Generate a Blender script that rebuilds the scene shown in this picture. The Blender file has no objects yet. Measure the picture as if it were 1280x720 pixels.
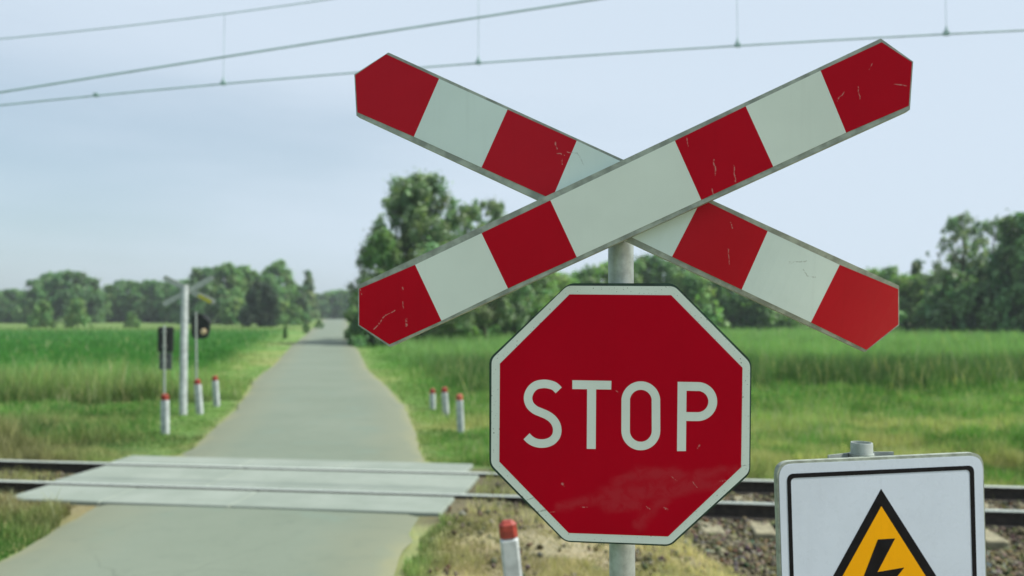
import bpy, math, random
import numpy as np
from mathutils import Vector, Matrix

random.seed(7)
RNG = np.random.default_rng(11)
scene = bpy.context.scene
COL = scene.collection
R = math.radians

# ------------------------------------------------------------------ camera model
FPX, HOR, EYE = 995.0, 392.0, 2.19
PITCH = math.atan((HOR - 360.0) / FPX)
CAM = np.array([0.0, 0.0, EYE])


def ray(px, py):
    """unit direction (world) of a photograph pixel"""
    x, u = (px - 640.0) / FPX, (360.0 - py) / FPX
    c, s = math.cos(PITCH), math.sin(PITCH)
    d = np.array([x, c - u * s, s + u * c])
    return d / np.linalg.norm(d)


def on_z(px, py, z=0.0):
    d = ray(px, py)
    return CAM + d * ((z - EYE) / d[2])


def at_depth(px, py, dist):
    d = ray(px, py)
    return CAM + d * (dist / d[1])


# ------------------------------------------------------------------ object helpers
def link(o, parent=None):
    COL.objects.link(o)
    if parent is not None:
        o.parent = parent
    return o


def tag(o, label=None, cat=None, group=None, kind=None):
    if label: o['label'] = label
    if cat: o['category'] = cat
    if group: o['group'] = group
    if kind: o['kind'] = kind
    return o


def empty(name, loc=(0, 0, 0), label=None, cat=None, group=None, rz=0.0):
    o = bpy.data.objects.new(name, None)
    o.empty_display_size = 0.2
    link(o)
    o.location = Vector(loc)
    o.rotation_euler = (0, 0, rz)
    return tag(o, label, cat, group)


def mesh(name, verts, faces, mats, parent=None, smooth=False, mat_idx=None, loc=None, matrix=None):
    me = bpy.data.meshes.new(name)
    me.from_pydata([tuple(map(float, v)) for v in verts], [], [tuple(int(i) for i in f) for f in faces])
    if not isinstance(mats, (list, tuple)): mats = [mats]
    for m in mats: me.materials.append(m)
    if mat_idx is not None: me.polygons.foreach_set('material_index', list(mat_idx))
    if smooth: me.polygons.foreach_set('use_smooth', [True] * len(me.polygons))
    me.update()
    o = link(bpy.data.objects.new(name, me), parent)
    if matrix is not None: o.matrix_local = matrix
    elif loc is not None: o.location = Vector(loc)
    return o


class MB:
    """collects shapes that become ONE mesh object"""
    def __init__(s): s.v, s.f, s.m = [], [], []

    def add(s, verts, faces, mi=0):
        o = len(s.v)
        s.v += [tuple(map(float, p)) for p in verts]
        s.f += [tuple(i + o for i in f) for f in faces]
        s.m += [mi] * len(faces)

    def box(s, c, size, rot=None, mi=0, bev=0.0):
        hx, hy, hz = [q / 2 for q in size]
        if bev > 0:
            b = min(bev, hx * .9, hy * .9)
            prof = [(-hx + b, -hy), (hx - b, -hy), (hx, -hy + b), (hx, hy - b), (hx - b, hy), (-hx + b, hy), (-hx, hy - b), (-hx, -hy + b)]
            ins = [(x * (hx - b) / hx, y * (hy - b) / hy) for x, y in prof]
            rings = [[(x, y, -hz) for x, y in prof], [(x, y, hz - b) for x, y in prof], [(x, y, hz) for x, y in ins]]
            vs = sum(rings, []); n = 8
            fs = [tuple(range(n - 1, -1, -1)), tuple(range(2 * n, 3 * n))]
            for k in range(2):
                for i in range(n):
                    j = (i + 1) % n
                    fs.append((k * n + i, k * n + j, (k + 1) * n + j, (k + 1) * n + i))
        else:
            vs = [(x, y, z) for z in (-hz, hz) for x, y in ((-hx, -hy), (hx, -hy), (hx, hy), (-hx, hy))]
            fs = [(3, 2, 1, 0), (4, 5, 6, 7), (0, 1, 5, 4), (1, 2, 6, 5), (2, 3, 7, 6), (3, 0, 4, 7)]
        M = rot if rot is not None else Matrix.Identity(3)
        s.add([Vector(c) + M @ Vector(p) for p in vs], fs, mi)

    def tube(s, pts, radii, n=12, mi=0, cap=True):
        pts = [Vector(p) for p in pts]
        if not hasattr(radii, '__len__'): radii = [radii] * len(pts)
        rings = []
        prev = None
        for i, p in enumerate(pts):
            t = (pts[min(i + 1, len(pts) - 1)] - pts[max(i - 1, 0)]).normalized()
            a = prev if prev is not None else (Vector((1, 0, 0)) if abs(t.x) < .9 else Vector((0, 1, 0)))
            a = (a - t * a.dot(t)).normalized(); prev = a
            b = t.cross(a)
            rings.append([p + (a * math.cos(2 * math.pi * k / n) + b * math.sin(2 * math.pi * k / n)) * radii[i] for k in range(n)])
        fs = []
        for i in range(len(pts) - 1):
            for k in range(n):
                l = (k + 1) % n
                fs.append((i * n + k, i * n + l, (i + 1) * n + l, (i + 1) * n + k))
        if cap:
            fs.append(tuple(range(n - 1, -1, -1)))
            fs.append(tuple((len(pts) - 1) * n + k for k in range(n)))
        s.add(sum(rings, []), fs, mi)

    def prism(s, poly, z0, z1, mi=0, side_mi=None):
        """closed prism of an x/y polygon between two heights"""
        n = len(poly)
        vs = [(x, y, z0) for x, y in poly] + [(x, y, z1) for x, y in poly]
        s.add(vs, [tuple(range(n, 2 * n))], mi)
        s.add(vs, [tuple(range(n - 1, -1, -1))] + [(i, (i + 1) % n, n + (i + 1) % n, n + i) for i in range(n)],
              mi if side_mi is None else side_mi)

    def ring(s, outer, inner, z, mi=0):
        n = len(outer)
        s.add([(x, y, z) for x, y in outer] + [(x, y, z) for x, y in inner],
              [(i, (i + 1) % n, n + (i + 1) % n, n + i) for i in range(n)], mi)

    def obj(s, name, mats, parent=None, smooth=False, loc=None, matrix=None):
        return mesh(name, s.v, s.f, mats, parent, smooth, s.m, loc, matrix)


def smooth_angle(o, deg=35):
    me = o.data
    me.polygons.foreach_set('use_smooth', [True] * len(me.polygons))
    try:
        me.set_sharp_from_angle(angle=R(deg))
    except Exception:
        pass


def copy_tree(root, loc, rz=0.0, scale=1.0):
    r = root.copy(); COL.objects.link(r)
    r.location = Vector(loc); r.rotation_euler = (0, 0, rz)
    r.scale = scale if hasattr(scale, '__len__') else (scale,) * 3
    for ch in list(root.children):
        c = ch.copy(); COL.objects.link(c); c.parent = r
        for g in list(ch.children):
            d = g.copy(); COL.objects.link(d); d.parent = c
    return r


def np_mesh(name, verts, faces_idx, face_sizes, mats, colors=None, parent=None):
    """fast mesh from numpy arrays; colors: per-vertex rgb -> attribute Col"""
    me = bpy.data.meshes.new(name)
    nv, nl, nf = len(verts), len(faces_idx), len(face_sizes)
    me.vertices.add(nv); me.loops.add(nl); me.polygons.add(nf)
    me.vertices.foreach_set('co', np.ascontiguousarray(verts, dtype=np.float32).ravel())
    me.loops.foreach_set('vertex_index', np.ascontiguousarray(faces_idx, dtype=np.int32).ravel())
    starts = np.concatenate([[0], np.cumsum(face_sizes)[:-1]]).astype(np.int32)
    me.polygons.foreach_set('loop_start', starts)
    for m in (mats if isinstance(mats, (list, tuple)) else [mats]): me.materials.append(m)
    if colors is not None:
        at = me.color_attributes.new('Col', 'FLOAT_COLOR', 'POINT')
        c4 = np.ones((nv, 4), np.float32); c4[:, :3] = colors
        at.data.foreach_set('color', c4.ravel())
    me.update(calc_edges=True)
    me.validate()
    return link(bpy.data.objects.new(name, me), parent)


# ------------------------------------------------------------------ materials
class NT:
    def __init__(s, name):
        s.mat = bpy.data.materials.new(name); s.mat.use_nodes = True
        s.t = s.mat.node_tree; s.b = s.t.nodes['Principled BSDF']; s.out = s.t.nodes['Material Output']

    def n(s, typ, **kw):
        nd = s.t.nodes.new(typ)
        for k, v in kw.items(): setattr(nd, k, v)
        return nd

    def l(s, a, b): s.t.links.new(a, b)

    def setin(s, nd, i, v):
        if hasattr(v, 'is_linked') or isinstance(v, bpy.types.NodeSocket): s.l(v, nd.inputs[i])
        else: nd.inputs[i].default_value = v

    def math(s, op, a, b=0.0, c=0.0, clamp=False):
        nd = s.n('ShaderNodeMath', operation=op, use_clamp=clamp)
        for i, v in enumerate((a, b, c)): s.setin(nd, i, v)
        return nd.outputs[0]

    def vmath(s, op, a, b=(0, 0, 0)):
        nd = s.n('ShaderNodeVectorMath', operation=op)
        s.setin(nd, 0, a); s.setin(nd, 1, b)
        return nd.outputs['Value'] if op in ('DOT_PRODUCT', 'LENGTH', 'DISTANCE') else nd.outputs['Vector']

    def coord(s, kind='Object'): return s.n('ShaderNodeTexCoord').outputs[kind]

    def noise(s, vec, scale, detail=4.0, rough=0.55, dist=0.0, color=False):
        nd = s.n('ShaderNodeTexNoise')
        s.l(vec, nd.inputs['Vector'])
        nd.inputs['Scale'].default_value = scale; nd.inputs['Detail'].default_value = detail
        nd.inputs['Roughness'].default_value = rough; nd.inputs['Distortion'].default_value = dist
        return nd.outputs['Color' if color else 'Fac']

    def ramp(s, fac, stops):
        nd = s.n('ShaderNodeMapRange', interpolation_type='SMOOTHSTEP')
        s.l(fac, nd.inputs['Value'])
        nd.inputs['From Min'].default_value, nd.inputs['From Max'].default_value = stops[0], stops[1]
        nd.inputs['To Min'].default_value, nd.inputs['To Max'].default_value = stops[2], stops[3]
        return nd.outputs['Result']

    def mix(s, fac, a, b, mode='MIX'):
        nd = s.n('ShaderNodeMix', data_type='RGBA', blend_type=mode)
        s.setin(nd, 0, fac)
        for i, v in ((6, a), (7, b)):
            if isinstance(v, (tuple, list)): nd.inputs[i].default_value = (*v[:3], 1)
            else: s.l(v, nd.inputs[i])
        return nd.outputs[2]

    def bump(s, h, strength=0.3, dist=0.01):
        nd = s.n('ShaderNodeBump'); s.l(h, nd.inputs['Height'])
        nd.inputs['Strength'].default_value = strength; nd.inputs['Distance'].default_value = dist
        s.l(nd.outputs['Normal'], s.b.inputs['Normal'])

    def base(s, c):
        if isinstance(c, (tuple, list)): s.b.inputs['Base Color'].default_value = (*c[:3], 1)
        else: s.l(c, s.b.inputs['Base Color'])

    def set(s, rough=0.5, metal=0.0, spec=0.5):
        s.setin(s.b, 'Roughness', rough); s.setin(s.b, 'Metallic', metal)
        s.b.inputs['Specular IOR Level'].default_value = spec
        return s

    def seg(s, p, a, b, r, soft):
        """1 inside a capsule from a to b (object x/y), 0 outside"""
        a, b = Vector((*a, 0)), Vector((*b, 0)); d = b - a
        pa = s.vmath('SUBTRACT', p, tuple(a))
        t = s.math('DIVIDE', s.vmath('DOT_PRODUCT', pa, tuple(d)), max(d.length_squared, 1e-9), clamp=True)
        sc = s.n('ShaderNodeVectorMath', operation='SCALE')
        sc.inputs[0].default_value = tuple(d); s.l(t, sc.inputs['Scale'])
        dist = s.vmath('LENGTH', s.vmath('SUBTRACT', pa, sc.outputs['Vector']))
        return s.ramp(dist, (r - soft, r + soft, 1.0, 0.0))

    def union(s, lst):
        o = lst[0]
        for q in lst[1:]: o = s.math('MAXIMUM', o, q)
        return o


def simple(name, c, rough=0.5, metal=0.0, var=0.15, scale=8.0, dark=None, bump=0.0, spec=0.5):
    m = NT(name).set(rough, metal, spec)
    p = m.coord()
    n = m.noise(p, scale, 5, 0.6)
    d = dark or tuple(q * (1 - 2 * var) for q in c)
    m.base(m.mix(m.ramp(n, (0.35, 0.65, 0.0, 1.0)), d, c))
    if bump: m.bump(m.noise(p, scale * 8, 4), bump, 0.004)
    return m.mat


def flat_xy(m):
    """object coordinate with z dropped"""
    return m.vmath('MULTIPLY', m.coord(), (1, 1, 0))


def warp(m, p, scale, amt):
    c = m.noise(p, scale, 3, 0.6, color=True)
    c = m.vmath('SUBTRACT', c, (0.5, 0.5, 0.5))
    c = m.vmath('MULTIPLY', c, (amt, amt, 0))
    return m.vmath('ADD', p, c)


WHITE_C = (0.675, 0.755, 0.69)
RED_C = (0.43, 0.0004, 0.0125)


def sheeting(name, c, rough=0.38, marks=(), mark_c=(0.6, 0.62, 0.58), refl_patch=(), dots=0.0, dots_c=None, spec=0.05):
    """retroreflective sign sheeting with wear and an optional painted reflection"""
    m = NT(name).set(rough, 0.0, spec)
    p = flat_xy(m)
    col = m.mix(m.ramp(m.noise(p, 5, 4), (0.3, 0.7, 0.0, 1.0)), tuple(q * .93 for q in c), c)
    col = m.mix(m.ramp(m.noise(p, 700, 2), (0.35, 0.65, 0, .22)), col, tuple(q * .72 for q in c))
    # faint vertical rain streaks
    st = m.vmath('MULTIPLY', p, (60, 2.2, 1))
    col = m.mix(m.ramp(m.noise(st, 1.0, 3), (0.52, 0.8, 0.0, 0.16)), col, tuple(q * .72 for q in c))
    rough_s = m.ramp(m.noise(p, 30, 3), (0.3, 0.7, rough - .06, rough + .08))
    if refl_patch:  # pale reflection painted into the sheeting colour
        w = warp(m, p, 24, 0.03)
        msk = m.union([m.seg(w, a, b, r, 0.011) for a, b, r in refl_patch])
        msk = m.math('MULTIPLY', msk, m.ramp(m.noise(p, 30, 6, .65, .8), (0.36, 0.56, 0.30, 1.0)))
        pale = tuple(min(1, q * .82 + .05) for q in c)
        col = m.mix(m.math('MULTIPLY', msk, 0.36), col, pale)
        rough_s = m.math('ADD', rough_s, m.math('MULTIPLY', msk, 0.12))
    if marks:
        w = warp(m, p, 45, 0.012)
        msk = m.union([m.seg(w, a, b, r, r * .7) for a, b, r in marks])
        msk = m.math('MULTIPLY', msk, m.ramp(m.noise(p, 160, 3), (0.38, 0.58, 0.0, 0.48)))
        col = m.mix(msk, col, mark_c)
    if dots:
        v = m.noise(p, 220, 2, .5)
        col = m.mix(m.ramp(v, (0.80 - dots, 0.83 - dots, 0.0, 0.8)), col, dots_c or (0.08, 0.09, 0.06))
    m.base(col); m.l(rough_s, m.b.inputs['Roughness'])
    m.bump(m.noise(p, 25, 3), 0.05, 0.004)
    return m.mat


M = {}
M['galv'] = simple('galvanised steel', (0.40, 0.45, 0.42), 0.42, 0.35, 0.14, 30, bump=0.05)
M['rim'] = simple('dull folded sign rim', (0.34, 0.39, 0.33), 0.5, 0.25, 0.2, 25)
M['rimdark'] = simple('dark green sign edge', (0.018, 0.055, 0.035), 0.45, 0.2, 0.25, 25)
M['back'] = simple('grey sign back', (0.36, 0.41, 0.37), 0.6, 0.0, 0.12, 12)
M['black'] = simple('black print', (0.007, 0.007, 0.009), 0.55, 0, 0.2, 20, spec=.12)
M['rail_top'] = simple('worn rail head', (0.53, 0.58, 0.51), 0.4, 0.3, 0.12, 20)
M['rail_side'] = simple('rusty rail web', (0.030, 0.024, 0.018), 0.85, 0.0, 0.3, 14, bump=.3)
M['postwhite'] = simple('weathered white paint', (0.44, 0.49, 0.49), 0.6, 0, 0.16, 9)
M['capred'] = simple('faded red cap', (0.30, 0.035, 0.02), 0.55, 0, 0.2, 30)
M['capfaded'] = simple('sun bleached red cap', (0.5, 0.16, 0.09), 0.6, 0, 0.4, 18, dark=(0.30, 0.05, 0.03))
M['darkplastic'] = simple('black signal housing', (0.012, 0.014, 0.014), 0.55, 0, 0.2, 12)
M['greyplate'] = simple('dark grey plate', (0.09, 0.10, 0.10), 0.55, 0, 0.15, 12)
M['yellowplate'] = simple('yellow plate', (0.42, 0.42, 0.03), 0.5, 0, 0.12, 14)
M['lampglass'] = simple('amber lamp glass', (0.65, 0.50, 0.30), 0.2, 0, 0.1, 20)
M['wire'] = simple('oxidised copper wire', (0.30, 0.45, 0.45), 0.6, 0.0, 0.1, 4)
M['bark'] = simple('grey brown bark', (0.10, 0.085, 0.065), 0.9, 0, 0.3, 6, bump=.4)


def vcol_material(name, rough=0.6, transl=0.4, spec=0.25):
    m = NT(name).set(rough, 0, spec)
    a = m.n('ShaderNodeAttribute', attribute_name='Col')
    m.base(a.outputs['Color'])
    tr = m.n('ShaderNodeBsdfTranslucent')
    m.l(m.mix(1.0, a.outputs['Color'], (1.0, 1.15, 0.55), 'MULTIPLY'), tr.inputs['Color'])
    mx = m.n('ShaderNodeMixShader'); mx.inputs[0].default_value = transl
    m.l(m.b.outputs[0], mx.inputs[1]); m.l(tr.outputs[0], mx.inputs[2])
    m.l(mx.outputs[0], m.out.inputs['Surface'])
    return m.mat


M['leaf'] = vcol_material('leaves', 0.5, 0.45, 0.4)
M['blade'] = vcol_material('grass blades', 0.6, 0.4, 0.2)


def ground_material():
    m = NT('ground').set(0.95, 0, 0.1)
    a = m.n('ShaderNodeAttribute', attribute_name='Col')
    p = m.coord()
    n1 = m.noise(p, 0.9, 6, .65); n2 = m.noise(p, 14, 5, .7)
    c = m.mix(m.ramp(n1, (0.3, 0.7, 0.0, 0.5)), a.outputs['Color'], m.mix(1.0, a.outputs['Color'], (0.62, 0.66, 0.6), 'MULTIPLY'))
    c = m.mix(m.ramp(n2, (0.35, 0.7, 0.0, 0.6)), c, m.mix(1.0, c, (1.35, 1.2, 1.0), 'MULTIPLY'))
    m.base(c); m.bump(n2, 0.6, 0.05)
    return m.mat


def road_material():
    m = NT('worn asphalt').set(0.85, 0, 0.25)
    a = m.n('ShaderNodeAttribute', attribute_name='Col')   # R: across 0..1
    sep = m.n('ShaderNodeSeparateColor'); m.l(a.outputs['Color'], sep.inputs[0])
    p = m.coord()
    t = sep.outputs[0]
    edge = m.math('ABSOLUTE', m.math('SUBTRACT', t, 0.5))
    e2 = m.math('ADD', edge, m.math('MULTIPLY', m.math('SUBTRACT', m.noise(p, 0.7, 5, .6), 0.5), 0.28))
    big = m.noise(p, 0.35, 4, .6)
    fine = m.noise(p, 90, 3, .7)
    col = m.mix(m.ramp(big, (0.3, 0.7, 0, 1)), (0.140, 0.174, 0.132), (0.162, 0.196, 0.152))
    patch = m.ramp(m.noise(p, 1.3, 4, .55, .6), (0.56, 0.66, 0, 0.75))
    col = m.mix(patch, col, (0.145, 0.19, 0.15))
    col = m.mix(m.ramp(e2, (0.20, 0.46, 0, 0.55)), col, (0.172, 0.182, 0.120))
    col = m.mix(m.ramp(m.noise(p, 3.1, 5, .7), (0.5, 0.8, 0, .35)), col, (0.088, 0.118, 0.092))
    col = m.mix(m.ramp(e2, (0.44, 0.53, 0, 0.8)), col, (0.21, 0.215, 0.125))
    col = m.mix(m.ramp(fine, (0.45, 0.75, 0, 0.35)), col, (0.075, 0.10, 0.08))
    # fine cracks
    v = m.n('ShaderNodeTexVoronoi', feature='DISTANCE_TO_EDGE')
    m.l(warp(m, p, 1.2, 0.6), v.inputs['Vector']); v.inputs['Scale'].default_value = 0.55
    crack = m.math('MULTIPLY', m.ramp(v.outputs['Distance'], (0.002, 0.006, 0.3, 0.0)), m.ramp(m.noise(p, .5, 2), (0.45, 0.6, 0, 1)))
    col = m.mix(crack, col, (0.07, 0.09, 0.07))
    m.base(col); m.bump(fine, 0.35, 0.006)
    return m.mat


def concrete_material():
    m = NT('crossing concrete').set(0.8, 0, 0.3)
    p = m.coord()
    col = m.mix(m.ramp(m.noise(p, 1.1, 5, .6), (0.3, 0.7, 0, 1)), (0.188, 0.226, 0.192), (0.232, 0.270, 0.235))
    col = m.mix(m.ramp(m.noise(p, 7, 5, .7), (0.55, 0.75, 0, .5)), col, (0.115, 0.14, 0.105))
    st = m.vmath('MULTIPLY', p, (0.9, 16, 1))
    col = m.mix(m.ramp(m.noise(st, 1, 4), (0.5, 0.7, 0, .3)), col, (0.125, 0.155, 0.125))
    m.base(col); m.bump(m.noise(p, 40, 4), 0.3, 0.005)
    return m.mat


M['ground'] = ground_material(); M['road'] = road_material(); M['concrete'] = concrete_material()


def stone_material():
    m = NT('ballast stone').set(0.9, 0, 0.2)
    a = m.n('ShaderNodeAttribute', attribute_name='Col'); p = m.coord()
    m.base(m.mix(m.ramp(m.noise(p, 40, 4), (0.4, 0.7, 0, .5)), a.outputs['Color'], (0.09, 0.085, 0.06)))
    return m.mat


M['stone'] = stone_material()
M['sleeper'] = simple('weathered sleeper', (0.27, 0.255, 0.165), 0.9, 0, 0.22, 9, bump=.4)

# ------------------------------------------------------------------ track frame and road edges
TA = R(7.42)
EU = np.array([math.cos(TA), -math.sin(TA)]); EV = np.array([math.sin(TA), math.cos(TA)])
V_NEAR, V_FAR = 9.568, 10.885
V_MID = (V_NEAR + V_FAR) / 2


def uv_to_xy(u, v): return EU * u + EV * v


_l = [(0, 698), (23, 687), (66, 663), (94, 640), (112, 625), (180, 596), (222, 570), (245, 555), (272, 530), (297, 507), (313, 485), (320, 472), (341, 457), (366, 430), (380, 420), (395, 406), (405, 398.5)]
_r = [(494, 718), (495, 700), (510, 678), (535, 655), (545, 640), (540, 605), (531, 580), (523, 560), (515, 530), (507, 507), (485, 483), (461, 463), (450, 442), (442, 428), (438, 413), (435, 404), (433, 398.5)]


def _edge(pts, y0x, yend):
    q = [on_z(px, py, -0.03)[:2] for px, py in pts]
    q.sort(key=lambda s: s[1])
    ys = [-12, 2] + [s[1] for s in q] + [700]
    sl = (q[-1][0] - q[-3][0]) / (q[-1][1] - q[-3][1])
    xs = [y0x, y0x] + [s[0] for s in q] + [q[-1][0] + (-0.223) * (700 - q[-1][1])]
    return np.array(ys), np.array(xs)


LY, LX = _edge(_l, -5.0, 0); RY, RX = _edge(_r, -0.95, 0)


def xl(y): return np.interp(y, LY, LX)
def xr(y): return np.interp(y, RY, RX)


_pn = RNG.normal(size=(6, 4))


def bumps(x, y):
    return (np.sin(x * .9 + 1.3) * np.sin(y * .8 + .4) + .6 * np.sin(x * 2.3 + y * 1.7) + .4 * np.sin(x * 4.1 - y * 3.3 + 2)) / 2.0


def sstep(a, b, x):
    t = np.clip((x - a) / (b - a), 0, 1)
    return t * t * (3 - 2 * t)


def zground(x, y):
    u = x * EU[0] + y * EU[1]; v = x * EV[0] + y * EV[1]
    z = -0.11 + 0.025 * bumps(x, y)
    right = sstep(0.2, 1.6, u)
    bed = 1 - sstep(1.2, 2.0, np.abs(v - V_MID))
    z = z * (1 - bed) + bed * (-0.215 * right - 0.165 * (1 - right))
    side = (1 - sstep(2.0, 3.2, V_NEAR - v)) * sstep(0, .8, V_NEAR - v) * right
    z = z - 0.09 * side
    lift = sstep(-7.4, -6.9, u) * (1 - sstep(-1.5, -.8, u)) * sstep(V_NEAR - 2.2, V_NEAR - 1.4, v) * (1 - sstep(V_FAR + .8, V_FAR + 1.6, v))
    z = z * (1 - lift) + lift * (-.052 + .012 * bumps(x, y))
    return z


# value noise for colour patches
_vn = RNG.random((64, 64))


def vnoise(x, y, s):
    x, y = x * s, y * s
    xi, yi = np.floor(x).astype(int), np.floor(y).astype(int)
    fx, fy = x - xi, y - yi
    fx = fx * fx * (3 - 2 * fx); fy = fy * fy * (3 - 2 * fy)
    g = lambda a, b: _vn[a % 64, b % 64]
    return (g(xi, yi) * (1 - fx) + g(xi + 1, yi) * fx) * (1 - fy) + (g(xi, yi + 1) * (1 - fx) + g(xi + 1, yi + 1) * fx) * fy


def fbm(x, y, s): return .5 * vnoise(x, y, s) + .3 * vnoise(x + 7, y + 3, s * 2.3) + .2 * vnoise(x - 5, y + 11, s * 5.1)


GREEN = np.array([0.092, 0.215, 0.048]); CROP = np.array([0.046, 0.165, 0.028]); DRY = np.array([0.40, 0.39, 0.19])
OLIVE = np.array([0.27, 0.29, 0.125]); MEADOW = np.array([0.165, 0.300, 0.105]); DARK = np.array([0.085, 0.190, 0.062])
PALE = np.array([0.17, 0.275, 0.085]); SAND = np.array([0.26, 0.245, 0.145]); SOIL = np.array([0.085, 0.080, 0.055])
BROWN = np.array([0.21, 0.185, 0.10])


def lerp(a, b, t): return a + (b - a) * t[:, None]


def zone(x, y):
    """vegetation colour and blade height at a ground point"""
    x = np.asarray(x, float); y = np.asarray(y, float)
    n = len(x)
    left = x < (xl(y) + xr(y)) / 2
    f1 = fbm(x, y, .35); f2 = fbm(x + 40, y - 9, .9)
    c = np.tile(GREEN, (n, 1)); h = np.full(n, .14)
    # ---- left, beyond the track
    a = left & (y > 11)
    cl = lerp(np.tile(OLIVE, (n, 1)), np.tile(GREEN, (n, 1)), sstep(11.8, 14.5, y + 3 * (f2 - .5)))
    cl = lerp(cl, np.tile(np.array([.33, .33, .17]), (n, 1)), .75 * sstep(.48, .64, fbm(x * .6, y, .7)) * (1 - sstep(15.5, 18.5, y)))
    cl = lerp(cl, np.tile(DARK * .8, (n, 1)), .7 * sstep(.52, .66, fbm(x + 13, y * 1.4, .8)))
    cl = lerp(cl, np.tile(BROWN, (n, 1)), .7 * sstep(.47, .6, f1) * (1 - sstep(13, 15.5, y)))
    hl = .12 + .30 * sstep(.4, .7, f2) * (1 - sstep(14.5, 18, y))
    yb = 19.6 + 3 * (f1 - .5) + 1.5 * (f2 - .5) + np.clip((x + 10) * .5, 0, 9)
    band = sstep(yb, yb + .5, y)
    cl = lerp(cl, lerp(np.tile(MEADOW * 1.1, (n, 1)), np.tile(PALE * 1.05, (n, 1)), sstep(.35, .6, f1)) * (.45 + .55 * sstep(yb + .3, yb + 2.2, y))[:, None], band)  # tall band's near edge painted darker as its shaded front
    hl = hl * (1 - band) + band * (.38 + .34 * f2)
    crop = sstep(26, 30, y + 5 * (f1 - .5))
    nr = np.clip(1 - (xl(y) - x) / np.maximum(2.5 + y * .02, .1), 0, 1)   # verge by the road
    cl = lerp(cl, np.tile(CROP, (n, 1)), crop * (1 - sstep(.0, .5, nr)))
    hl = hl * (1 - crop) + .26 * crop
    cl = lerp(cl, np.tile(PALE * .8, (n, 1)), sstep(100, 118, y + 10 * (f1 - .5)))
    nr2 = sstep(.1, .8, nr + .5 * (f2 - .5))
    cl = lerp(cl, lerp(np.tile(PALE, (n, 1)), np.tile(DRY, (n, 1)), sstep(.5, .75, f1)), .45 * nr2)
    hl = hl * (1 - .7 * nr2)
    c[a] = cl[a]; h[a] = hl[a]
    # ---- right, beyond the track
    a = (~left) & (y > 10)
    cr = lerp(np.tile(GREEN, (n, 1)), np.tile(DRY, (n, 1)), .8 * sstep(.47, .62, fbm(x * .5, y, .55)) * (1 - sstep(15.5, 19, y)))
    cr = lerp(cr, np.tile(PALE, (n, 1)), .6 * sstep(.45, .7, fbm(x * .35 + 5, y * 1.3, .6)))
    hr = .10 + .14 * f2
    yb = 24.5 + 5 * (f1 - .5) + 3 * (f2 - .5) - np.clip(-x, 0, 8) * .6
    band = sstep(yb, yb + .8, y) * sstep(-3.5, -1.5, x - xr(y) - 1.5 + 1.2 * f2)
    band = sstep(yb, yb + 1.4, y) * sstep(1.2, 3.0, x - xr(y))
    mead = lerp(np.tile(DARK * .55, (n, 1)), np.tile(MEADOW * .95, (n, 1)), sstep(29.5, 39, y + 4 * (f2 - .5)))  # near strip darker: shade on the backlit grass front put into the colour
    mead = lerp(mead, np.tile(PALE, (n, 1)), .35 * sstep(.45, .7, f1))
    cr = lerp(cr, mead, band)
    hr = hr * (1 - band) + band * (.42 + .3 * f2)
    nr = np.clip(1 - (x - xr(y)) / (1.6 + y * .015), 0, 1)
    nr2 = sstep(.2, .9, nr + .5 * (f2 - .5))
    cr = lerp(cr, lerp(np.tile(PALE, (n, 1)), np.tile(DRY, (n, 1)), sstep(.5, .75, f1)), .4 * nr2)
    hr = hr * (1 - .6 * nr2)
    c[a] = cr[a]; h[a] = hr[a]
    # ---- right, near side of the track: dry verge
    v = x * EV[0] + y * EV[1]
    a = (~left) & (v < V_NEAR - .15)
    cd = lerp(np.tile(np.array([.25, .24, .13]), (n, 1)), np.tile(np.array([.40, .345, .22]), (n, 1)), sstep(.3, .6, f2))
    cd = lerp(cd, np.tile(GREEN, (n, 1)), .7 * (1 - sstep(.15, .5, x - xr(y) + .6 * (f1 - .5))))
    c[a] = 1.25 * cd[a]; h[a] = .04 + .05 * f1[a]
    # ---- left near corner
    a = left & (v < V_NEAR - .15)
    cd = lerp(np.tile(GREEN, (n, 1)), np.tile(BROWN, (n, 1)), sstep(V_NEAR - 2.4, V_NEAR - 1.3, v + .9 * (f2 - .5)))
    c[a] = cd[a]; h[a] = .075 + .07 * sstep(V_NEAR - 2.2, V_NEAR - 1.5, v[a]) - .08 * sstep(V_NEAR - 1.3, V_NEAR - .8, v[a])
    # between rails
    a = (v > V_NEAR - .15) & (v < V_FAR + .15)
    c[a] = OLIVE; h[a] = .09
    return c, h


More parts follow.
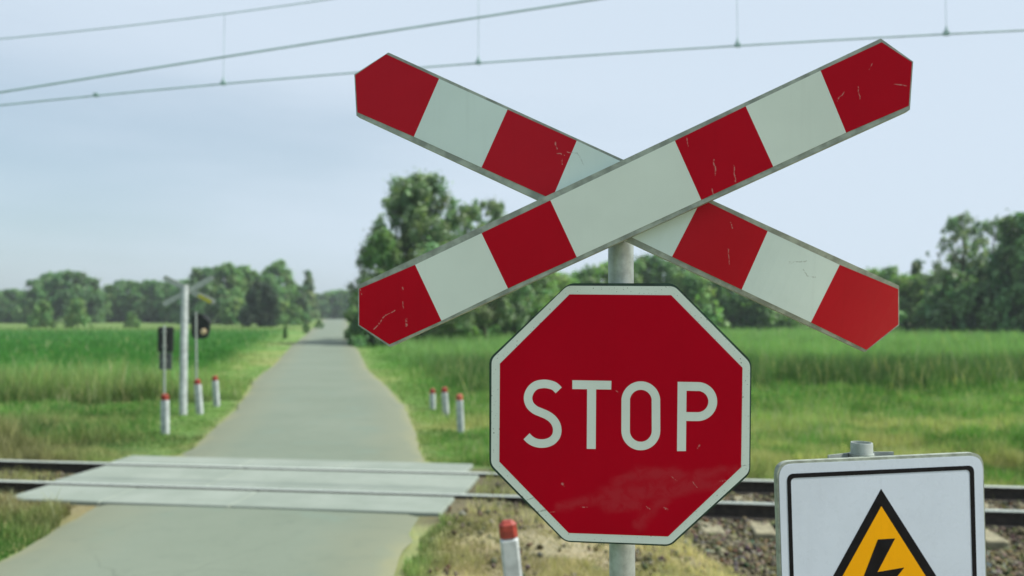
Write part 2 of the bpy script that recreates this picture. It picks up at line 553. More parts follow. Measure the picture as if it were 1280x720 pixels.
# ------------------------------------------------------------------ ground sheet
def build_ground():
    def axis(lo, hi, core_lo, core_hi, step):
        core = list(np.arange(core_lo, core_hi + 1e-6, step))
        s, x = step, core_hi
        up = []
        while x < hi:
            s *= 1.12; x += s; up.append(x)
        s, x = step, core_lo
        dn = []
        while x > lo:
            s *= 1.12; x -= s; dn.append(x)
        return np.array(dn[::-1] + core + up)
    xs = axis(-3000, 3000, -13, 13, .2); ys = axis(-400, 4000, 4, 26, .2)
    X, Y = np.meshgrid(xs, ys); x, y = X.ravel(), Y.ravel()
    z = zground(x, y)
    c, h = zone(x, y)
    c = c * .85
    vv0 = x * EV[0] + y * EV[1]
    nv = sstep(.3, 1.0, x - xr(y)) * (1 - sstep(V_NEAR - .3, V_NEAR, vv0))
    c = lerp(c, np.tile(np.array([.27, .25, .175]), (len(x), 1)) * (.6 + .8 * fbm(x, y, 1.7))[:, None], .8 * nv)
    u = x * EU[0] + y * EU[1]; v = x * EV[0] + y * EV[1]
    grav = sstep(.2, 1.4, u + .8 * (fbm(x, y, .8) - .5)) * sstep(V_NEAR - 3.0, V_NEAR - 2.4, v + .8 * (fbm(x, y, 1.1) - .5)) * (1 - sstep(V_FAR + .3, V_FAR + .7, v))
    inner = sstep(V_NEAR - .3, V_NEAR, v) * (1 - sstep(V_FAR, V_FAR + .3, v))
    c = lerp(c, np.tile(SOIL, (len(x), 1)), np.clip(np.maximum(grav, inner * .8), 0, 1))
    dl, dr = np.abs(x - xl(y)), np.abs(x - xr(y))
    wid = .10 + .16 * fbm(x, y, .5)
    sand = (1 - sstep(wid * .5, wid * 1.3, np.minimum(dl, dr))) * (y < 60)
    c = lerp(c, np.tile(SAND, (len(x), 1)), sand * .5)
    soil = sstep(-2.4, -2.0, u) * (1 - sstep(-1.2, -.5, u)) * sstep(V_NEAR - 1.5, V_NEAR - 1.1, v) * (1 - sstep(V_FAR + .4, V_FAR + .9, v))
    c = lerp(c, np.tile(SOIL * 1.2, (len(x), 1)), soil * .9)
    ny, nx = X.shape
    i = np.arange(ny - 1)[:, None] * nx + np.arange(nx - 1)[None, :]
    f = np.stack([i, i + 1, i + nx + 1, i + nx], -1).reshape(-1, 4)
    o = np_mesh('ground', np.stack([x, y, z], 1), f.ravel(), np.full(len(f), 4), M['ground'], c)
    o.data.polygons.foreach_set('use_smooth', [True] * len(o.data.polygons))
    tag(o, kind='structure')


build_ground()


def build_road(name, vs):
    na = 15
    P, C = [], []
    for v in vs:
        ends = []
        for fx in (xl, xr):
            y = v
            for _ in range(25): y = (v - fx(y) * EV[0]) / EV[1]
            ends.append((float(fx(y)), y))
        for k in range(na):
            t = k / (na - 1)
            x = ends[0][0] + (ends[1][0] - ends[0][0]) * t; y = ends[0][1] + (ends[1][1] - ends[0][1]) * t
            wob = 0.0
            if k in (0, na - 1): wob = .10 * (fbm(np.array([x * 3]), np.array([y]), .9)[0] - .5) * 2
            z = -0.028 + .012 * (1 - (2 * t - 1) ** 2) - (.05 if k in (0, na - 1) else 0)
            P.append((x + wob, y, z)); C.append((t, 0, 0))
    n = len(vs)
    i = np.arange(n - 1)[:, None] * na + np.arange(na - 1)[None, :]
    f = np.stack([i, i + 1, i + na + 1, i + na], -1).reshape(-1, 4)
    o = np_mesh(name, np.array(P), f.ravel(), np.full(len(f), 4), M['road'], np.array(C))
    tag(o, kind='structure')


_far = [V_FAR + .66]
while _far[-1] < 640: _far.append(_far[-1] + max(.25, _far[-1] * .02))
build_road('road', list(np.arange(-10, V_NEAR - .93, .25)) + [V_NEAR - .93])
build_road('road', _far)

# ------------------------------------------------------------------ track
PX = Vector((EU[0], EU[1], 0)); PYV = Vector((EV[0], EV[1], 0))
ROT_T = Matrix((PX, PYV, Vector((0, 0, 1)))).transposed()
T4 = ROT_T.to_4x4()


def rail(v, label):
    # real rail profile: foot, web, head (x across, z up), rail top at z = 0
    prof = [(-.070, -.180), (.070, -.180), (.070, -.170), (.014, -.150), (.009, -.045), (.036, -.034), (.036, -.008), (.030, 0.003),
            (-.030, 0.003), (-.036, -.008), (-.036, -.034), (-.009, -.045), (-.014, -.150), (-.070, -.170)]
    us = np.linspace(-34, 34, 35)
    vs, fs, mi = [], [], []
    n = len(prof)
    for u in us:
        vs += [(u, v + a, b) for a, b in prof]
    for i in range(len(us) - 1):
        for k in range(n):
            l = (k + 1) % n
            fs.append((i * n + k, (i + 1) * n + k, (i + 1) * n + l, i * n + l)); mi.append(1 if k in (6, 7, 8) else 0)
    fs.append(tuple(range(n - 1, -1, -1))); mi.append(0)
    fs.append(tuple((len(us) - 1) * n + k for k in range(n))); mi.append(0)
    o = mesh('rail', vs, fs, [M['rail_side'], M['rail_top']], None, False, mi, matrix=T4)
    return tag(o, label, 'rail', 'rails of the track')


rail(V_NEAR, 'near rail of the track, running behind the lower half of the stop plate')
rail(V_FAR, 'far rail of the track, with polished top, running along the grass behind it')


def panel(v0, v1, u0, u1, label, joints):
    mb = MB()
    es = [u0] + joints + [u1]
    for a, b in zip(es[:-1], es[1:]):
        mb.box(((a + b) / 2, (v0 + v1) / 2, -.10), (b - a - .012, abs(v1 - v0), .2), bev=.012)
    o = mb.obj('crossing_slab', M['concrete'], matrix=T4)
    return tag(o, label, 'crossing panel', 'concrete panels of the level crossing')


# ends from the photograph (rail coordinate u)
def u_at(px, py):
    p = on_z(px, py); return float(p[0] * EU[0] + p[1] * EU[1])


uL = u_at(100, 592); uR = u_at(582, 612)
panel(V_FAR + .06, V_FAR + .64, uL - .15, uR - .2, 'narrow concrete crossing slab behind the far rail', [uL + 1.9, uL + 3.4])
panel(V_NEAR + .07, V_FAR - .145, uL - .05, uR + .02, 'widest pale concrete crossing slab between the two rails', [uL + 2.1])
panel(V_NEAR - .90, V_NEAR - .14, uL + .06, uR - .05, 'pale concrete crossing slab in front of the near rail, ending the near road', [uL + 1.3, uL + 2.9])


def build_sleepers():
    mb = MB(); mb.box((0, 0, -.07), (.24, 2.5, .14), bev=.015)
    proto = None
    lab = {0: 'pale sleeper under the rails, its end showing between stop plate and warning sign',
           1: 'weathered sleeper under the rails at the right edge of the picture beyond the warning sign'}
    k = 0
    for u in np.arange(1.05, 14, .58):
        uu = u + random.uniform(-.02, .02)
        p = uv_to_xy(uu, V_MID + random.uniform(-.03, .03))
        if proto is None:
            proto = mb.obj('sleeper', M['sleeper'])
            clips = []
            for vv in (V_NEAR - V_MID, V_FAR - V_MID):
                for s in (-1, 1):
                    clip = MB(); clip.box((0, vv + s * .095, .012), (.10, .05, .024), bev=.006)
                    clips.append(clip.obj('rail_clip', M['rail_side'], proto))
            o = proto
        else:
            o = proto.copy(); COL.objects.link(o)
            for co in clips:
                c = co.copy(); COL.objects.link(c); c.parent = o
        o.location = (p[0], p[1], -.182); o.rotation_euler = (0, 0, -TA + random.uniform(-.012, .012))
        px = 640 + FPX * p[0] / p[1]
        tag(o, lab[0] if px < 1110 else lab[1], 'sleeper', 'sleepers right of the stop sign' if px < 1110 else 'sleepers right of the warning sign')
        k += 1


build_sleepers()


def build_ballast():
    # icosahedron stones
    t = (1 + 5 ** .5) / 2
    iv = np.array([(-1, t, 0), (1, t, 0), (-1, -t, 0), (1, -t, 0), (0, -1, t), (0, 1, t), (0, -1, -t), (0, 1, -t), (t, 0, -1), (t, 0, 1), (-t, 0, -1), (-t, 0, 1)], float)
    iv /= np.linalg.norm(iv[0])
    fi = np.array([(0, 11, 5), (0, 5, 1), (0, 1, 7), (0, 7, 10), (0, 10, 11), (1, 5, 9), (5, 11, 4), (11, 10, 2), (10, 7, 6), (7, 1, 8), (3, 9, 4), (3, 4, 2), (3, 2, 6), (3, 6, 8), (3, 8, 9), (4, 9, 5), (2, 4, 11), (6, 2, 10), (8, 6, 7), (9, 8, 1)])
    N = 34000
    u = RNG.uniform(-.2, 11, N); v = RNG.uniform(V_NEAR - 3.3, V_FAR + .75, N)
    xy = u[:, None] * EU + v[:, None] * EV
    f = fbm(xy[:, 0], xy[:, 1], .8)
    keep = (u + 1.6 * (f - .5) > .55 + 1.0 * np.clip((V_NEAR - v) / 3, 0, 1)) & (v > V_NEAR - 3.0 + .9 * (f - .5))
    # sparse between the rails on the left part
    N2 = 2500
    u2 = RNG.uniform(-12, 0.4, N2); v2 = RNG.uniform(V_NEAR - .5, V_FAR + .5, N2)
    ok2 = (u2 < uL - .2) | (u2 > uR + .3)
    xy = np.concatenate([xy[keep], (u2[:, None] * EU + v2[:, None] * EV)[ok2]])
    N3 = 5200
    x3 = RNG.uniform(-1.2, 3.2, N3); y3 = RNG.uniform(4.2, 9.6, N3); f3 = fbm(x3, y3, 1.6)
    k3 = (x3 > xr(y3) + .15) & (RNG.random(N3) < sstep(.35, .65, f3) * (.25 + .75 * sstep(-.6, 1.6, x3))) & (x3 * EV[0] + y3 * EV[1] < V_NEAR - .15)
    xy = np.concatenate([xy, np.stack([x3, y3], 1)[k3]])
    n = len(xy)
    z = zground(xy[:, 0], xy[:, 1]) + RNG.uniform(-.01, .035, n)
    s = RNG.uniform(.018, .036, n) * (1 + .5 * (RNG.random(n) > .9))
    ax = RNG.normal(size=(n, 3, 3)); q, _ = np.linalg.qr(ax)
    sc = RNG.uniform(.6, 1.25, (n, 1, 3))
    jit = 1 + RNG.uniform(-.18, .18, (n, 12, 1))
    V = (iv[None] * jit * sc) @ q * s[:, None, None]
    V += np.concatenate([xy, z[:, None]], 1)[:, None, :]
    base = np.array([0.125, 0.110, 0.066]) * RNG.uniform(.35, 1.25, (n, 1))
    base[RNG.random(n) > .93] = (0.20, 0.195, 0.15)
    base += RNG.normal(0, .012, (n, 3))
    C = np.repeat(np.clip(base, .02, .5), 12, 0)
    F = (fi[None] + (np.arange(n) * 12)[:, None, None]).reshape(-1)
    o = np_mesh('ballast_gravel', V.reshape(-1, 3), F, np.full(n * 20, 3), M['stone'], C)
    tag(o, 'grey crushed stone ballast beside and under the rails', kind='stuff')


build_ballast()


# ------------------------------------------------------------------ grass
def blades(name, pos, h, w, col, label, droop=.5):
    n = len(pos)
    az = RNG.uniform(0, 2 * np.pi, n)
    side = np.stack([np.cos(az), np.sin(az), np.zeros(n)], 1)
    la = RNG.uniform(0, 2 * np.pi, n)
    ln = np.stack([np.cos(la), np.sin(la), np.zeros(n)], 1) * (h * RNG.uniform(.1, droop, n))[:, None]
    up = np.zeros((n, 3)); up[:, 2] = h
    wv = side * (w / 2)[:, None]
    b0, b1 = pos - wv, pos + wv
    mid = pos + up * .55 + ln * .3
    m0, m1 = mid - wv * .75, mid + wv * .75
    tip = pos + up + ln
    V = np.stack([b0, b1, m1, m0, tip], 1).reshape(-1, 3)
    k = (np.arange(n) * 5)[:, None]
    F = np.concatenate([k + np.array([[0, 1, 2, 3]]), k + np.array([[3, 2, 4]])], 1).ravel()
    o = np_mesh(name, V, F, np.tile([4, 3], n), M['blade'], np.repeat(col, 5, 0))
    tag(o, label, kind='stuff')


def build_grass():
    N = 1350000
    px = np.where(RNG.random(N) < .72, RNG.uniform(-200, 1480, N), RNG.uniform(-1000, 2100, N))
    py = 396 + (RNG.random(N) ** 1.0) * 380
    x = (px - 640) / FPX; un = (360 - py) / FPX
    c, s = math.cos(PITCH), math.sin(PITCH)
    dy = c - un * s; dz = s + un * c
    t = (-.11 - EYE) / dz
    X, Y = x * t, dy * t
    ok = (Y > 3.6) & (Y < 130)
    X, Y = X[ok], Y[ok]
    u = X * EU[0] + Y * EU[1]; v = X * EV[0] + Y * EV[1]
    f = fbm(X, Y, .8)
    edge = .12 * (fbm(X * 2, Y * 2, 1.3) - .5) * 2
    road = (X > xl(Y) - .08 + edge) & (X < xr(Y) + .08 + edge)
    cross = (v > V_NEAR - 1.0) & (v < V_FAR + .72) & (u > uL - .12) & (u < uR + .12)
    onrail = (np.abs(v - V_NEAR) < .1) | (np.abs(v - V_FAR) < .09)
    grav = (u + 1.6 * (f - .5) > .35 + 1.0 * np.clip((V_NEAR - v) / 3, 0, 1)) & (v > V_NEAR - 2.9 + .9 * (f - .5)) & (v < V_FAR + .25)
    between = (v > V_NEAR - .45) & (v < V_FAR + .15) & (RNG.random(len(X)) > .22)
    nearv = (X > xr(Y)) & (v < V_NEAR - .1) & (RNG.random(len(X)) > .62 * sstep(.34, .62, fbm(X, Y, 1.3)) + .08)
    road = road | nearv
    keep = ~(road | cross | onrail | between) & ~(grav & (RNG.random(len(X)) > .012))
    X, Y, v = X[keep], Y[keep], v[keep]
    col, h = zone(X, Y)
    n = len(X)
    d = np.hypot(X, Y)
    # thin out by patches near, so bare soil shows
    cl = fbm(X * 1.0, Y * 1.0, 2.2); cl2 = fbm(X + 31, Y - 17, .55)
    col = col * (.55 + .55 * sstep(.25, .7, cl) + .4 * sstep(.3, .7, cl2))[:, None]
    hh = h * RNG.uniform(.5, 1.3, n) * (.55 + .9 * sstep(.3, .7, cl))
    w = np.maximum(.006 + .012 * h, d * .00055) * RNG.uniform(.7, 1.4, n)
    fr = sstep(22, 34, Y); j = 1 + RNG.uniform(-.4, .35, n) * (1 - .65 * fr); col = col * j[:, None]
    dry = RNG.random(n) < .10 * (1 - .85 * fr)
    col[dry] = DRY * RNG.uniform(.7, 1.3, (int(dry.sum()), 1))
    hh[dry] *= 1.15
    seed = RNG.random(n) < .035 * (1 - .8 * fr) * sstep(.45, .65, cl2)
    col[seed] = np.array([.38, .40, .24]); hh[seed] *= 1.55; w[seed] *= 1.3
    pos = np.stack([X, Y, zground(X, Y) - .01], 1)
    lft = X < (xl(Y) + xr(Y)) / 2
    far = Y > 25.5
    beyond = v > V_NEAR
    for nm, msk, lab in (
        ('crop_field', lft & far, 'even bright green young crop filling the field left of the road'),
        ('meadow_grass', (~lft) & far, 'tall wild meadow grass right of the road below the trees'),
        ('verge_grass', lft & ~far & beyond, 'rough mixed grass left of the road beyond the track, round the white posts'),
        ('verge_grass', (~lft) & ~far & beyond, 'short green grass with dry patches right of the road beyond the track'),
        ('verge_grass', lft & ~beyond, 'brown and green weeds in the lower left corner beside the near road'),
        ('verge_grass', (~lft) & ~beyond, 'dry yellowish trampled grass around the near marker post')):
        blades(nm, pos[msk], hh[msk], w[msk], col[msk], lab)


build_grass()


# ------------------------------------------------------------------ trees
def leaf_cloud(centers, radii, per, size, tint, var=.3, flat=1.25):
    n = len(centers)
    cnt = np.maximum((per * (radii / radii.mean()) ** 2), 4).astype(int)
    idx = np.repeat(np.arange(n), cnt); N = len(idx)
    d = RNG.normal(size=(N, 3)); d /= np.linalg.norm(d, axis=1)[:, None]
    r = radii[idx] * RNG.uniform(.05, 1.0, N) ** .5 * np.where(RNG.random(N) < .3, RNG.uniform(1.0, 2.0, N), 1.0)
    P = centers[idx] + d * r[:, None] * np.array([1, 1, flat])
    nrm = d + RNG.normal(0, .6, (N, 3)) + np.array([0, 0, .5]); nrm /= np.linalg.norm(nrm, axis=1)[:, None]
    a = np.cross(nrm, RNG.normal(size=(N, 3))); a /= np.linalg.norm(a, axis=1)[:, None]
    b = np.cross(nrm, a)
    s = size * RNG.uniform(.55, 1.35, N)
    a *= s[:, None]; b *= (s * .55)[:, None]
    V = np.stack([P - a, P + b + nrm * (s * .12)[:, None], P + a, P - b + nrm * (s * .12)[:, None]], 1).reshape(-1, 3)
    F = np.arange(N * 4)
    ct = np.array(tint)[None] * RNG.uniform(1 - var, 1 + var, (n, 1)) * np.array([1, 1, 1])
    ct[:, 0] *= RNG.uniform(.85, 1.3, n)
    C = ct[idx] * RNG.uniform(.7, 1.3, (N, 1))
    return V, F, np.full(N, 4), np.repeat(C, 4, 0)


def make_tree(kind, name, height, width, clumps, per, size, tint, label, cat, group=None, stem=True, trunk_r=.16, base=.12, shape='round', loose=1.0):
    root = empty(name, (0, 0, 0), label, cat, group)
    cs, rs = [], []
    for k in range(clumps):
        t = random.random() ** .85
        zc = base + (1 - base) * t
        if shape == 'round': prof = math.sqrt(max(0.0, 1 - (2 * (t - .42) / 1.2) ** 2))
        elif shape == 'poplar': prof = .35 + .65 * math.sin(math.pi * min(1, .2 + t * .8)) * (1 - .25 * t)
        elif shape == 'feather': prof = (1 - .74 * max(0, t - .30) / .70) * (.80 + .28 * math.sin(k * 2.4)) * (.75 + .25 * min(1, t * 4))
        elif shape == 'spire': prof = max(.12, 1 - t) ** .8
        else: prof = math.sqrt(max(0.05, 1 - t ** 2.2))
        a = random.uniform(0, 2 * math.pi); rr = width / 2 * prof * math.sqrt(random.uniform(.08, 1)) * random.uniform(.75, 1.08)
        cs.append((rr * math.cos(a), rr * math.sin(a), zc * height * .94)); rs.append(random.uniform(.02, .14) * width * loose * (1.05 - .35 * t))
    cs, rs = np.array(cs), np.array(rs)
    mb = MB()
    lean = random.uniform(-.04, .04) * height
    top = height * .86
    pts = [(0, 0, -.25), (lean * .1, 0, height * .12), (lean * .4, lean * .2, height * .4), (lean * .8, lean * .3, height * .65), (lean, lean * .4, top)]
    mb.tube(pts, [trunk_r * 1.35, trunk_r, trunk_r * .75, trunk_r * .45, trunk_r * .12], 8)
    for k in random.sample(range(clumps), min(clumps, 22 if clumps < 100 else 60)):
        c = cs[k]; z0 = max(height * .08, c[2] - math.hypot(c[0], c[1]) * random.uniform(.5, 1.1)); z0 = min(z0, top * .95)
        t0 = z0 / top
        p0 = Vector((lean * t0, lean * .4 * t0, z0)); p1 = Vector(c)
        mid = p0.lerp(p1, .5) + Vector((0, 0, random.uniform(0, .06) * height))
        r0 = trunk_r * (.5 - .35 * t0)
        mb.tube([p0, mid, p1], [r0, r0 * .6, r0 * .15], 5)
    tr = mb.obj('trunk', M['bark'], root, smooth=True)
    V, F, S, C = leaf_cloud(cs, rs, per, size, tint)
    np_mesh('crown', V, F, S, M['leaf'], C, root)
    return root


LEAF_D = (0.112, 0.238, 0.092); LEAF_M = (0.140, 0.285, 0.095); LEAF_L = (0.175, 0.320, 0.110); LEAF_G = (0.180, 0.285, 0.150)


def gpt(px, d): return ((px - 640) / FPX * d, d, -0.13)


def hm(toppx, d): return (HOR - toppx) / FPX * d + EYE + .12       # height whose top shows at that row


# the big tree by the road and its companions: own shapes
def place(root, px, d, rz=None):
    root.location = Vector(gpt(px, d)); root.rotation_euler = (0, 0, random.uniform(0, 6.28) if rz is None else rz)
    return root


place(make_tree('t', 'tall_tree', hm(207, 62), 14.0, 400, 90, .15, LEAF_G, 'tallest tree right of the road, airy crown rising behind the crossbuck lower left arm', 'tree', trunk_r=.24, base=.10, shape='feather', loose=.42), 524, 62)
LEAF_A = (0.19, 0.30, 0.175)
place(make_tree('t', 'tall_tree', hm(243, 66), 10.5, 240, 90, .15, LEAF_G, 'second tall airy tree, just right of the tallest tree beside the road', 'tree', trunk_r=.17, base=.1, shape='round', loose=.42), 606, 66)
place(make_tree('t', 'roadside_tree', hm(285, 60), 4.0, 60, 130, .15, LEAF_M, 'slim leafy tree at the right road edge in front of the tallest tree', 'tree', trunk_r=.12, base=.04, shape='round'), 478, 58)
place(make_tree('t', 'roadside_bush', 3.0, 3.6, 44, 120, .13, LEAF_D, 'dark low bush touching the right edge of the road, shading the asphalt', 'bush', trunk_r=.06, base=.03, shape='bush'), 461, 56)
place(make_tree('t', 'roadside_bush', 4.4, 4.0, 44, 120, .14, LEAF_M, 'green bush at the right road edge just behind the dark low one', 'bush', trunk_r=.07, base=.03, shape='bush'), 452, 70)

# shrub belt right of the road between the arms and the stop sign
bush_a = make_tree('b', 'hedge_bush', 5.0, 6.0, 60, 110, .2, LEAF_M, 'x', 'bush', trunk_r=.08, base=.04, shape='bush')
bush_b = make_tree('b', 'hedge_bush', 5.0, 5.0, 56, 110, .2, LEAF_D, 'x', 'bush', trunk_r=.08, base=.04, shape='bush')
bush_c = make_tree('b', 'hedge_bush', 5.0, 5.2, 56, 105, .2, LEAF_L, 'x', 'bush', trunk_r=.08, base=.04, shape='bush')
tree_a = make_tree('b', 'woodland_tree', 10.0, 7.0, 95, 100, .27, LEAF_D, 'x', 'tree', trunk_r=.17, base=.06)
tree_b = make_tree('b', 'woodland_tree', 10.0, 5.6, 90, 100, .26, LEAF_M, 'x', 'tree', trunk_r=.16, base=.05, shape='poplar')
tree_c = make_tree('b', 'woodland_tree', 10.0, 4.6, 80, 95, .24, LEAF_G, 'x', 'tree', trunk_r=.14, base=.05, shape='spire')
airy = make_tree('b', 'airy_tree', 10.0, 6.0, 190, 34, .15, LEAF_A, 'x', 'tree', trunk_r=.15, base=.12, loose=.6)
protos = [bush_a, bush_b, bush_c, tree_a, tree_b, tree_c, airy]
used = set()


def put(proto, px, d, toppx, label, group=None, wide=1.0):
    base_h = 5.0 if proto in (bush_a, bush_b, bush_c) else 10.0
    s = hm(toppx, d) / base_h
    sc = (s * wide, s * wide, s)
    if proto in used:
        o = copy_tree(proto, gpt(px, d), random.uniform(0, 6.28), sc)
    else:
        used.add(proto); o = proto
        o.location = Vector(gpt(px, d)); o.rotation_euler = (0, 0, random.uniform(0, 6.28)); o.scale = sc
    if 'group' in o: del o['group']
    tag(o, label, None, group)
    return o


G1 = 'bushes below the tall roadside trees'
L1 = 'bush in the dense belt seen between the lower left arm and the stop plate'
for px, d, top, pr in [(500, 72, 352, bush_b), (530, 74, 345, bush_a), (560, 78, 352, bush_b), (585, 75, 350, bush_a), (612, 80, 342, bush_c), (640, 76, 346, bush_b), (662, 78, 336, bush_a), (688, 84, 340, bush_c), (705, 92, 348, bush_a)]:
    put(pr, px, d, top, L1, G1, 1.15)
G2 = 'trees and bushes behind the sign pole'
L2 = 'low tree in the wood edge around the sign pole, above the stop plate'
for px, d, top, pr in [(735, 108, 338, bush_a), (760, 112, 330, bush_c), (790, 110, 322, tree_b), (815, 112, 316, tree_a), (842, 108, 324, tree_a), (866, 104, 338, bush_c)]:
    put(pr, px, d, top, L2, G2, 1.15)
G3 = 'trees along the meadow under the right crossbuck arm'
L3 = 'dark tree at the far edge of the meadow, partly behind the lower right crossbuck arm'
for px, d, top, pr in [(893, 112, 345, tree_a), (915, 116, 338, tree_a), (945, 110, 345, bush_b), (970, 114, 340, tree_a), (1000, 112, 345, bush_a), (1030, 114, 342, tree_b), (1060, 112, 340, tree_a), (1090, 110, 338, bush_c), (1110, 106, 330, tree_b)]:
    put(pr, px, d, top, L3, G3, 1.15)
put(tree_c, 1147, 100, 322, 'slim pointed tree just right of the lower right crossbuck tip')
put(bush_c, 1128, 96, 345, 'light green bush at the tip of the lower right crossbuck arm', None, 1.1)
put(bush_a, 1165, 98, 345, 'broad green bush right of the slim pointed tree', None, 1.2)
put(airy, 1203, 92, 262, 'tall airy pale tree near the right edge with sky showing through', None, .9)
put(airy, 1243, 100, 268, 'second airy tree, right of the tall pale one, almost leafless top', None, .8)
put(tree_a, 1285, 84, 262, 'dense dark tree cut by the right edge of the picture', None, .95)
put(tree_a, 1320, 90, 255, 'dense dark tree just outside the right edge of the picture', None, .95)
put(bush_b, 1192, 88, 338, 'dark bush at the foot of the tall airy pale tree', None, 1.1)
put(bush_b, 1225, 90, 326, 'taller dark bush between the two airy trees', None, 1.1)
put(bush_b, 1258, 86, 330, 'dark bush in front of the dense dark tree at the right edge', None, 1.1)
G4 = 'wood behind the right meadow'
L4 = 'tree of the wood behind the airy trees at the right'
for px, d, top, pr in [(1180, 128, 335, tree_b), (1210, 130, 328, tree_a), (1240, 132, 330, tree_b), (1268, 128, 322, tree_a), (1345, 120, 320, tree_b)]:
    put(pr, px, d, top, L4, G4, 1.2)

# left tree line across the field
G5 = 'trees of the big dark clump at the far left'
L5 = 'tree of the tall rounded dark clump across the field at the far left'
for px, d, top, pr in [(48, 185, 348, tree_a), (66, 190, 340, tree_a), (88, 188, 337, tree_a), (108, 192, 345, tree_a), (122, 200, 358, tree_b)]:
    put(pr, px, d, top, L5, G5, 1.25)
G6 = 'low trees left of the big clump'
for px, d, top, pr in [(-25, 200, 362, tree_a), (-5, 205, 361, tree_b), (15, 200, 360, tree_a), (30, 196, 364, tree_b)]:
    put(pr, px, d, top, 'low tree at the far left edge beyond the field', G6, 1.2)
G7 = 'even row of trees across the left field'
for px, d, top, pr in [(140, 205, 354, tree_b), (156, 208, 349, tree_a), (172, 205, 350, tree_b), (188, 208, 349, tree_a), (204, 205, 351, tree_a), (220, 200, 352, tree_b), (236, 196, 348, tree_a)]:
    put(pr, px, d, top, 'tree of the even row across the left field, left of the tall white post', G7, 1.25)
G8 = 'small trees standing in the edge of the left field'
for px, d, top, pr in [(54, 130, 377, bush_a), (98, 128, 374, bush_c), (165, 132, 390, bush_a)]:
    put(pr, px, d, top, 'small tree standing alone in the far edge of the left field', G8, .85)
G9 = 'trees right of the far crossbuck post'
for px, d, top, pr in [(252, 172, 333, tree_a), (268, 178, 331, tree_c), (284, 176, 326, tree_b), (300, 180, 329, tree_b), (316, 182, 336, tree_b), (332, 184, 342, tree_a)]:
    put(pr, px, d, top, 'tree of the tall group right of the far crossbuck post', G9, 1.25)
put(tree_b, 347, 190, 323, 'tall pointed tree left of the road, highest above the round bush', None, 1.3)
put(tree_b, 362, 200, 350, 'lower tree between the tall pointed tree and the slim poplar left of the road', None, 1.3)
put(tree_c, 385, 190, 336, 'slim poplar like tree nearest the left side of the road', None, 1.0)
put(tree_a, 374, 195, 356, 'dark tree at the foot of the slim poplar', None, 1.2)
round_bush = make_tree('b', 'round_bush', hm(352, 138), 7.2, 110, 110, .2, (0.034, 0.074, 0.040), 'large round dark bush standing in the field left of the road', 'bush', trunk_r=.12, base=.03, shape='bush')
place(round_bush, 325, 138)
put(bush_c, 292, 160, 372, 'light green low bush left of the round dark bush', None, 1.2)
put(bush_c, 352, 165, 376, 'light green bush right of the round dark bush', None, 1.2)
put(bush_a, 368, 160, 382, 'flat green bush by the left verge under the slim poplar', None, 1.2)
G10 = 'distant trees closing the end of the road'
for px, d, top, pr in [(398, 330, 366, tree_a), (408, 345, 363, tree_b), (418, 350, 364, tree_a), (428, 345, 363, tree_a), (438, 330, 362, tree_b), (447, 300, 360, tree_a), (412, 420, 362, tree_b), (426, 430, 361, tree_a)]:
    put(pr, px, d, top, 'distant hazy tree closing the far end of the road', G10, 1.5)
G11 = 'far wood behind everything'
for k, px in enumerate(range(-730, 1900, 46)):
    if 380 < px < 460 or 470 < px < 700: continue
    d = 330 + 40 * random.random()
    put(random.choice([tree_a, tree_b]), px, d, random.uniform(364, 369), 'distant tree of the wood line along the horizon', G11, 2.6)
put(bush_b, 357, 72, 404, 'small dark sapling on the left road verge', None, .35)
put(bush_b, 383, 95, 403, 'low dark plant on the left verge further up the road', None, .8)
put(bush_a, 399, 120, 400, 'low green plant on the left verge near the far end of the road', None, .9)
for p in protos:
    if p not in used:
        for ch in list(p.children): bpy.data.objects.remove(ch)
        bpy.data.objects.remove(p)


# ------------------------------------------------------------------ crossing sign in front (pole + crossbuck + stop plate)
class Plane:
    """a sign plane standing in the world; local x right, y up, z towards the viewer"""
    def __init__(s, px, py, depth, yaw):
        s.o = at_depth(px, py, depth)
        s.r = np.array([math.cos(yaw), -math.sin(yaw), 0]); s.u = np.array([0, 0, 1.0]); s.n = np.cross(s.r, s.u)
        s.mat = Matrix(((s.r[0], s.u[0], s.n[0], s.o[0]), (s.r[1], s.u[1], s.n[1], s.o[1]), (s.r[2], s.u[2], s.n[2], s.o[2]), (0, 0, 0, 1)))

    def p(s, px, py, w=0.0):
        d = ray(px, py)
        t = np.dot(s.o + s.n * w - CAM, s.n) / np.dot(d, s.n)
        q = CAM + d * t - s.o
        return (float(q @ s.r), float(q @ s.u))

    def poly(s, pts, w=0.0): return [s.p(x, y, w) for x, y in pts]


def local(root, world): return root.matrix_world.inverted() @ world


def round_poly(poly, r, n=5):
    out = []
    N = len(poly)
    for i in range(N):
        p0, p1, p2 = Vector(poly[i - 1]), Vector(poly[i]), Vector(poly[(i + 1) % N])
        a, b = (p0 - p1), (p2 - p1)
        rr = min(r, a.length * .45, b.length * .45)
        A, B = p1 + a.normalized() * rr, p1 + b.normalized() * rr
        for k in range(n + 1):
            t = k / n
            q = A * (1 - t) ** 2 + p1 * 2 * t * (1 - t) + B * t ** 2
            out.append((q.x, q.y))
    return out


def ccw(p):
    a = sum(p[i - 1][0] * p[i][1] - p[i][0] * p[i - 1][1] for i in range(len(p)))
    return p if a > 0 else p[::-1]


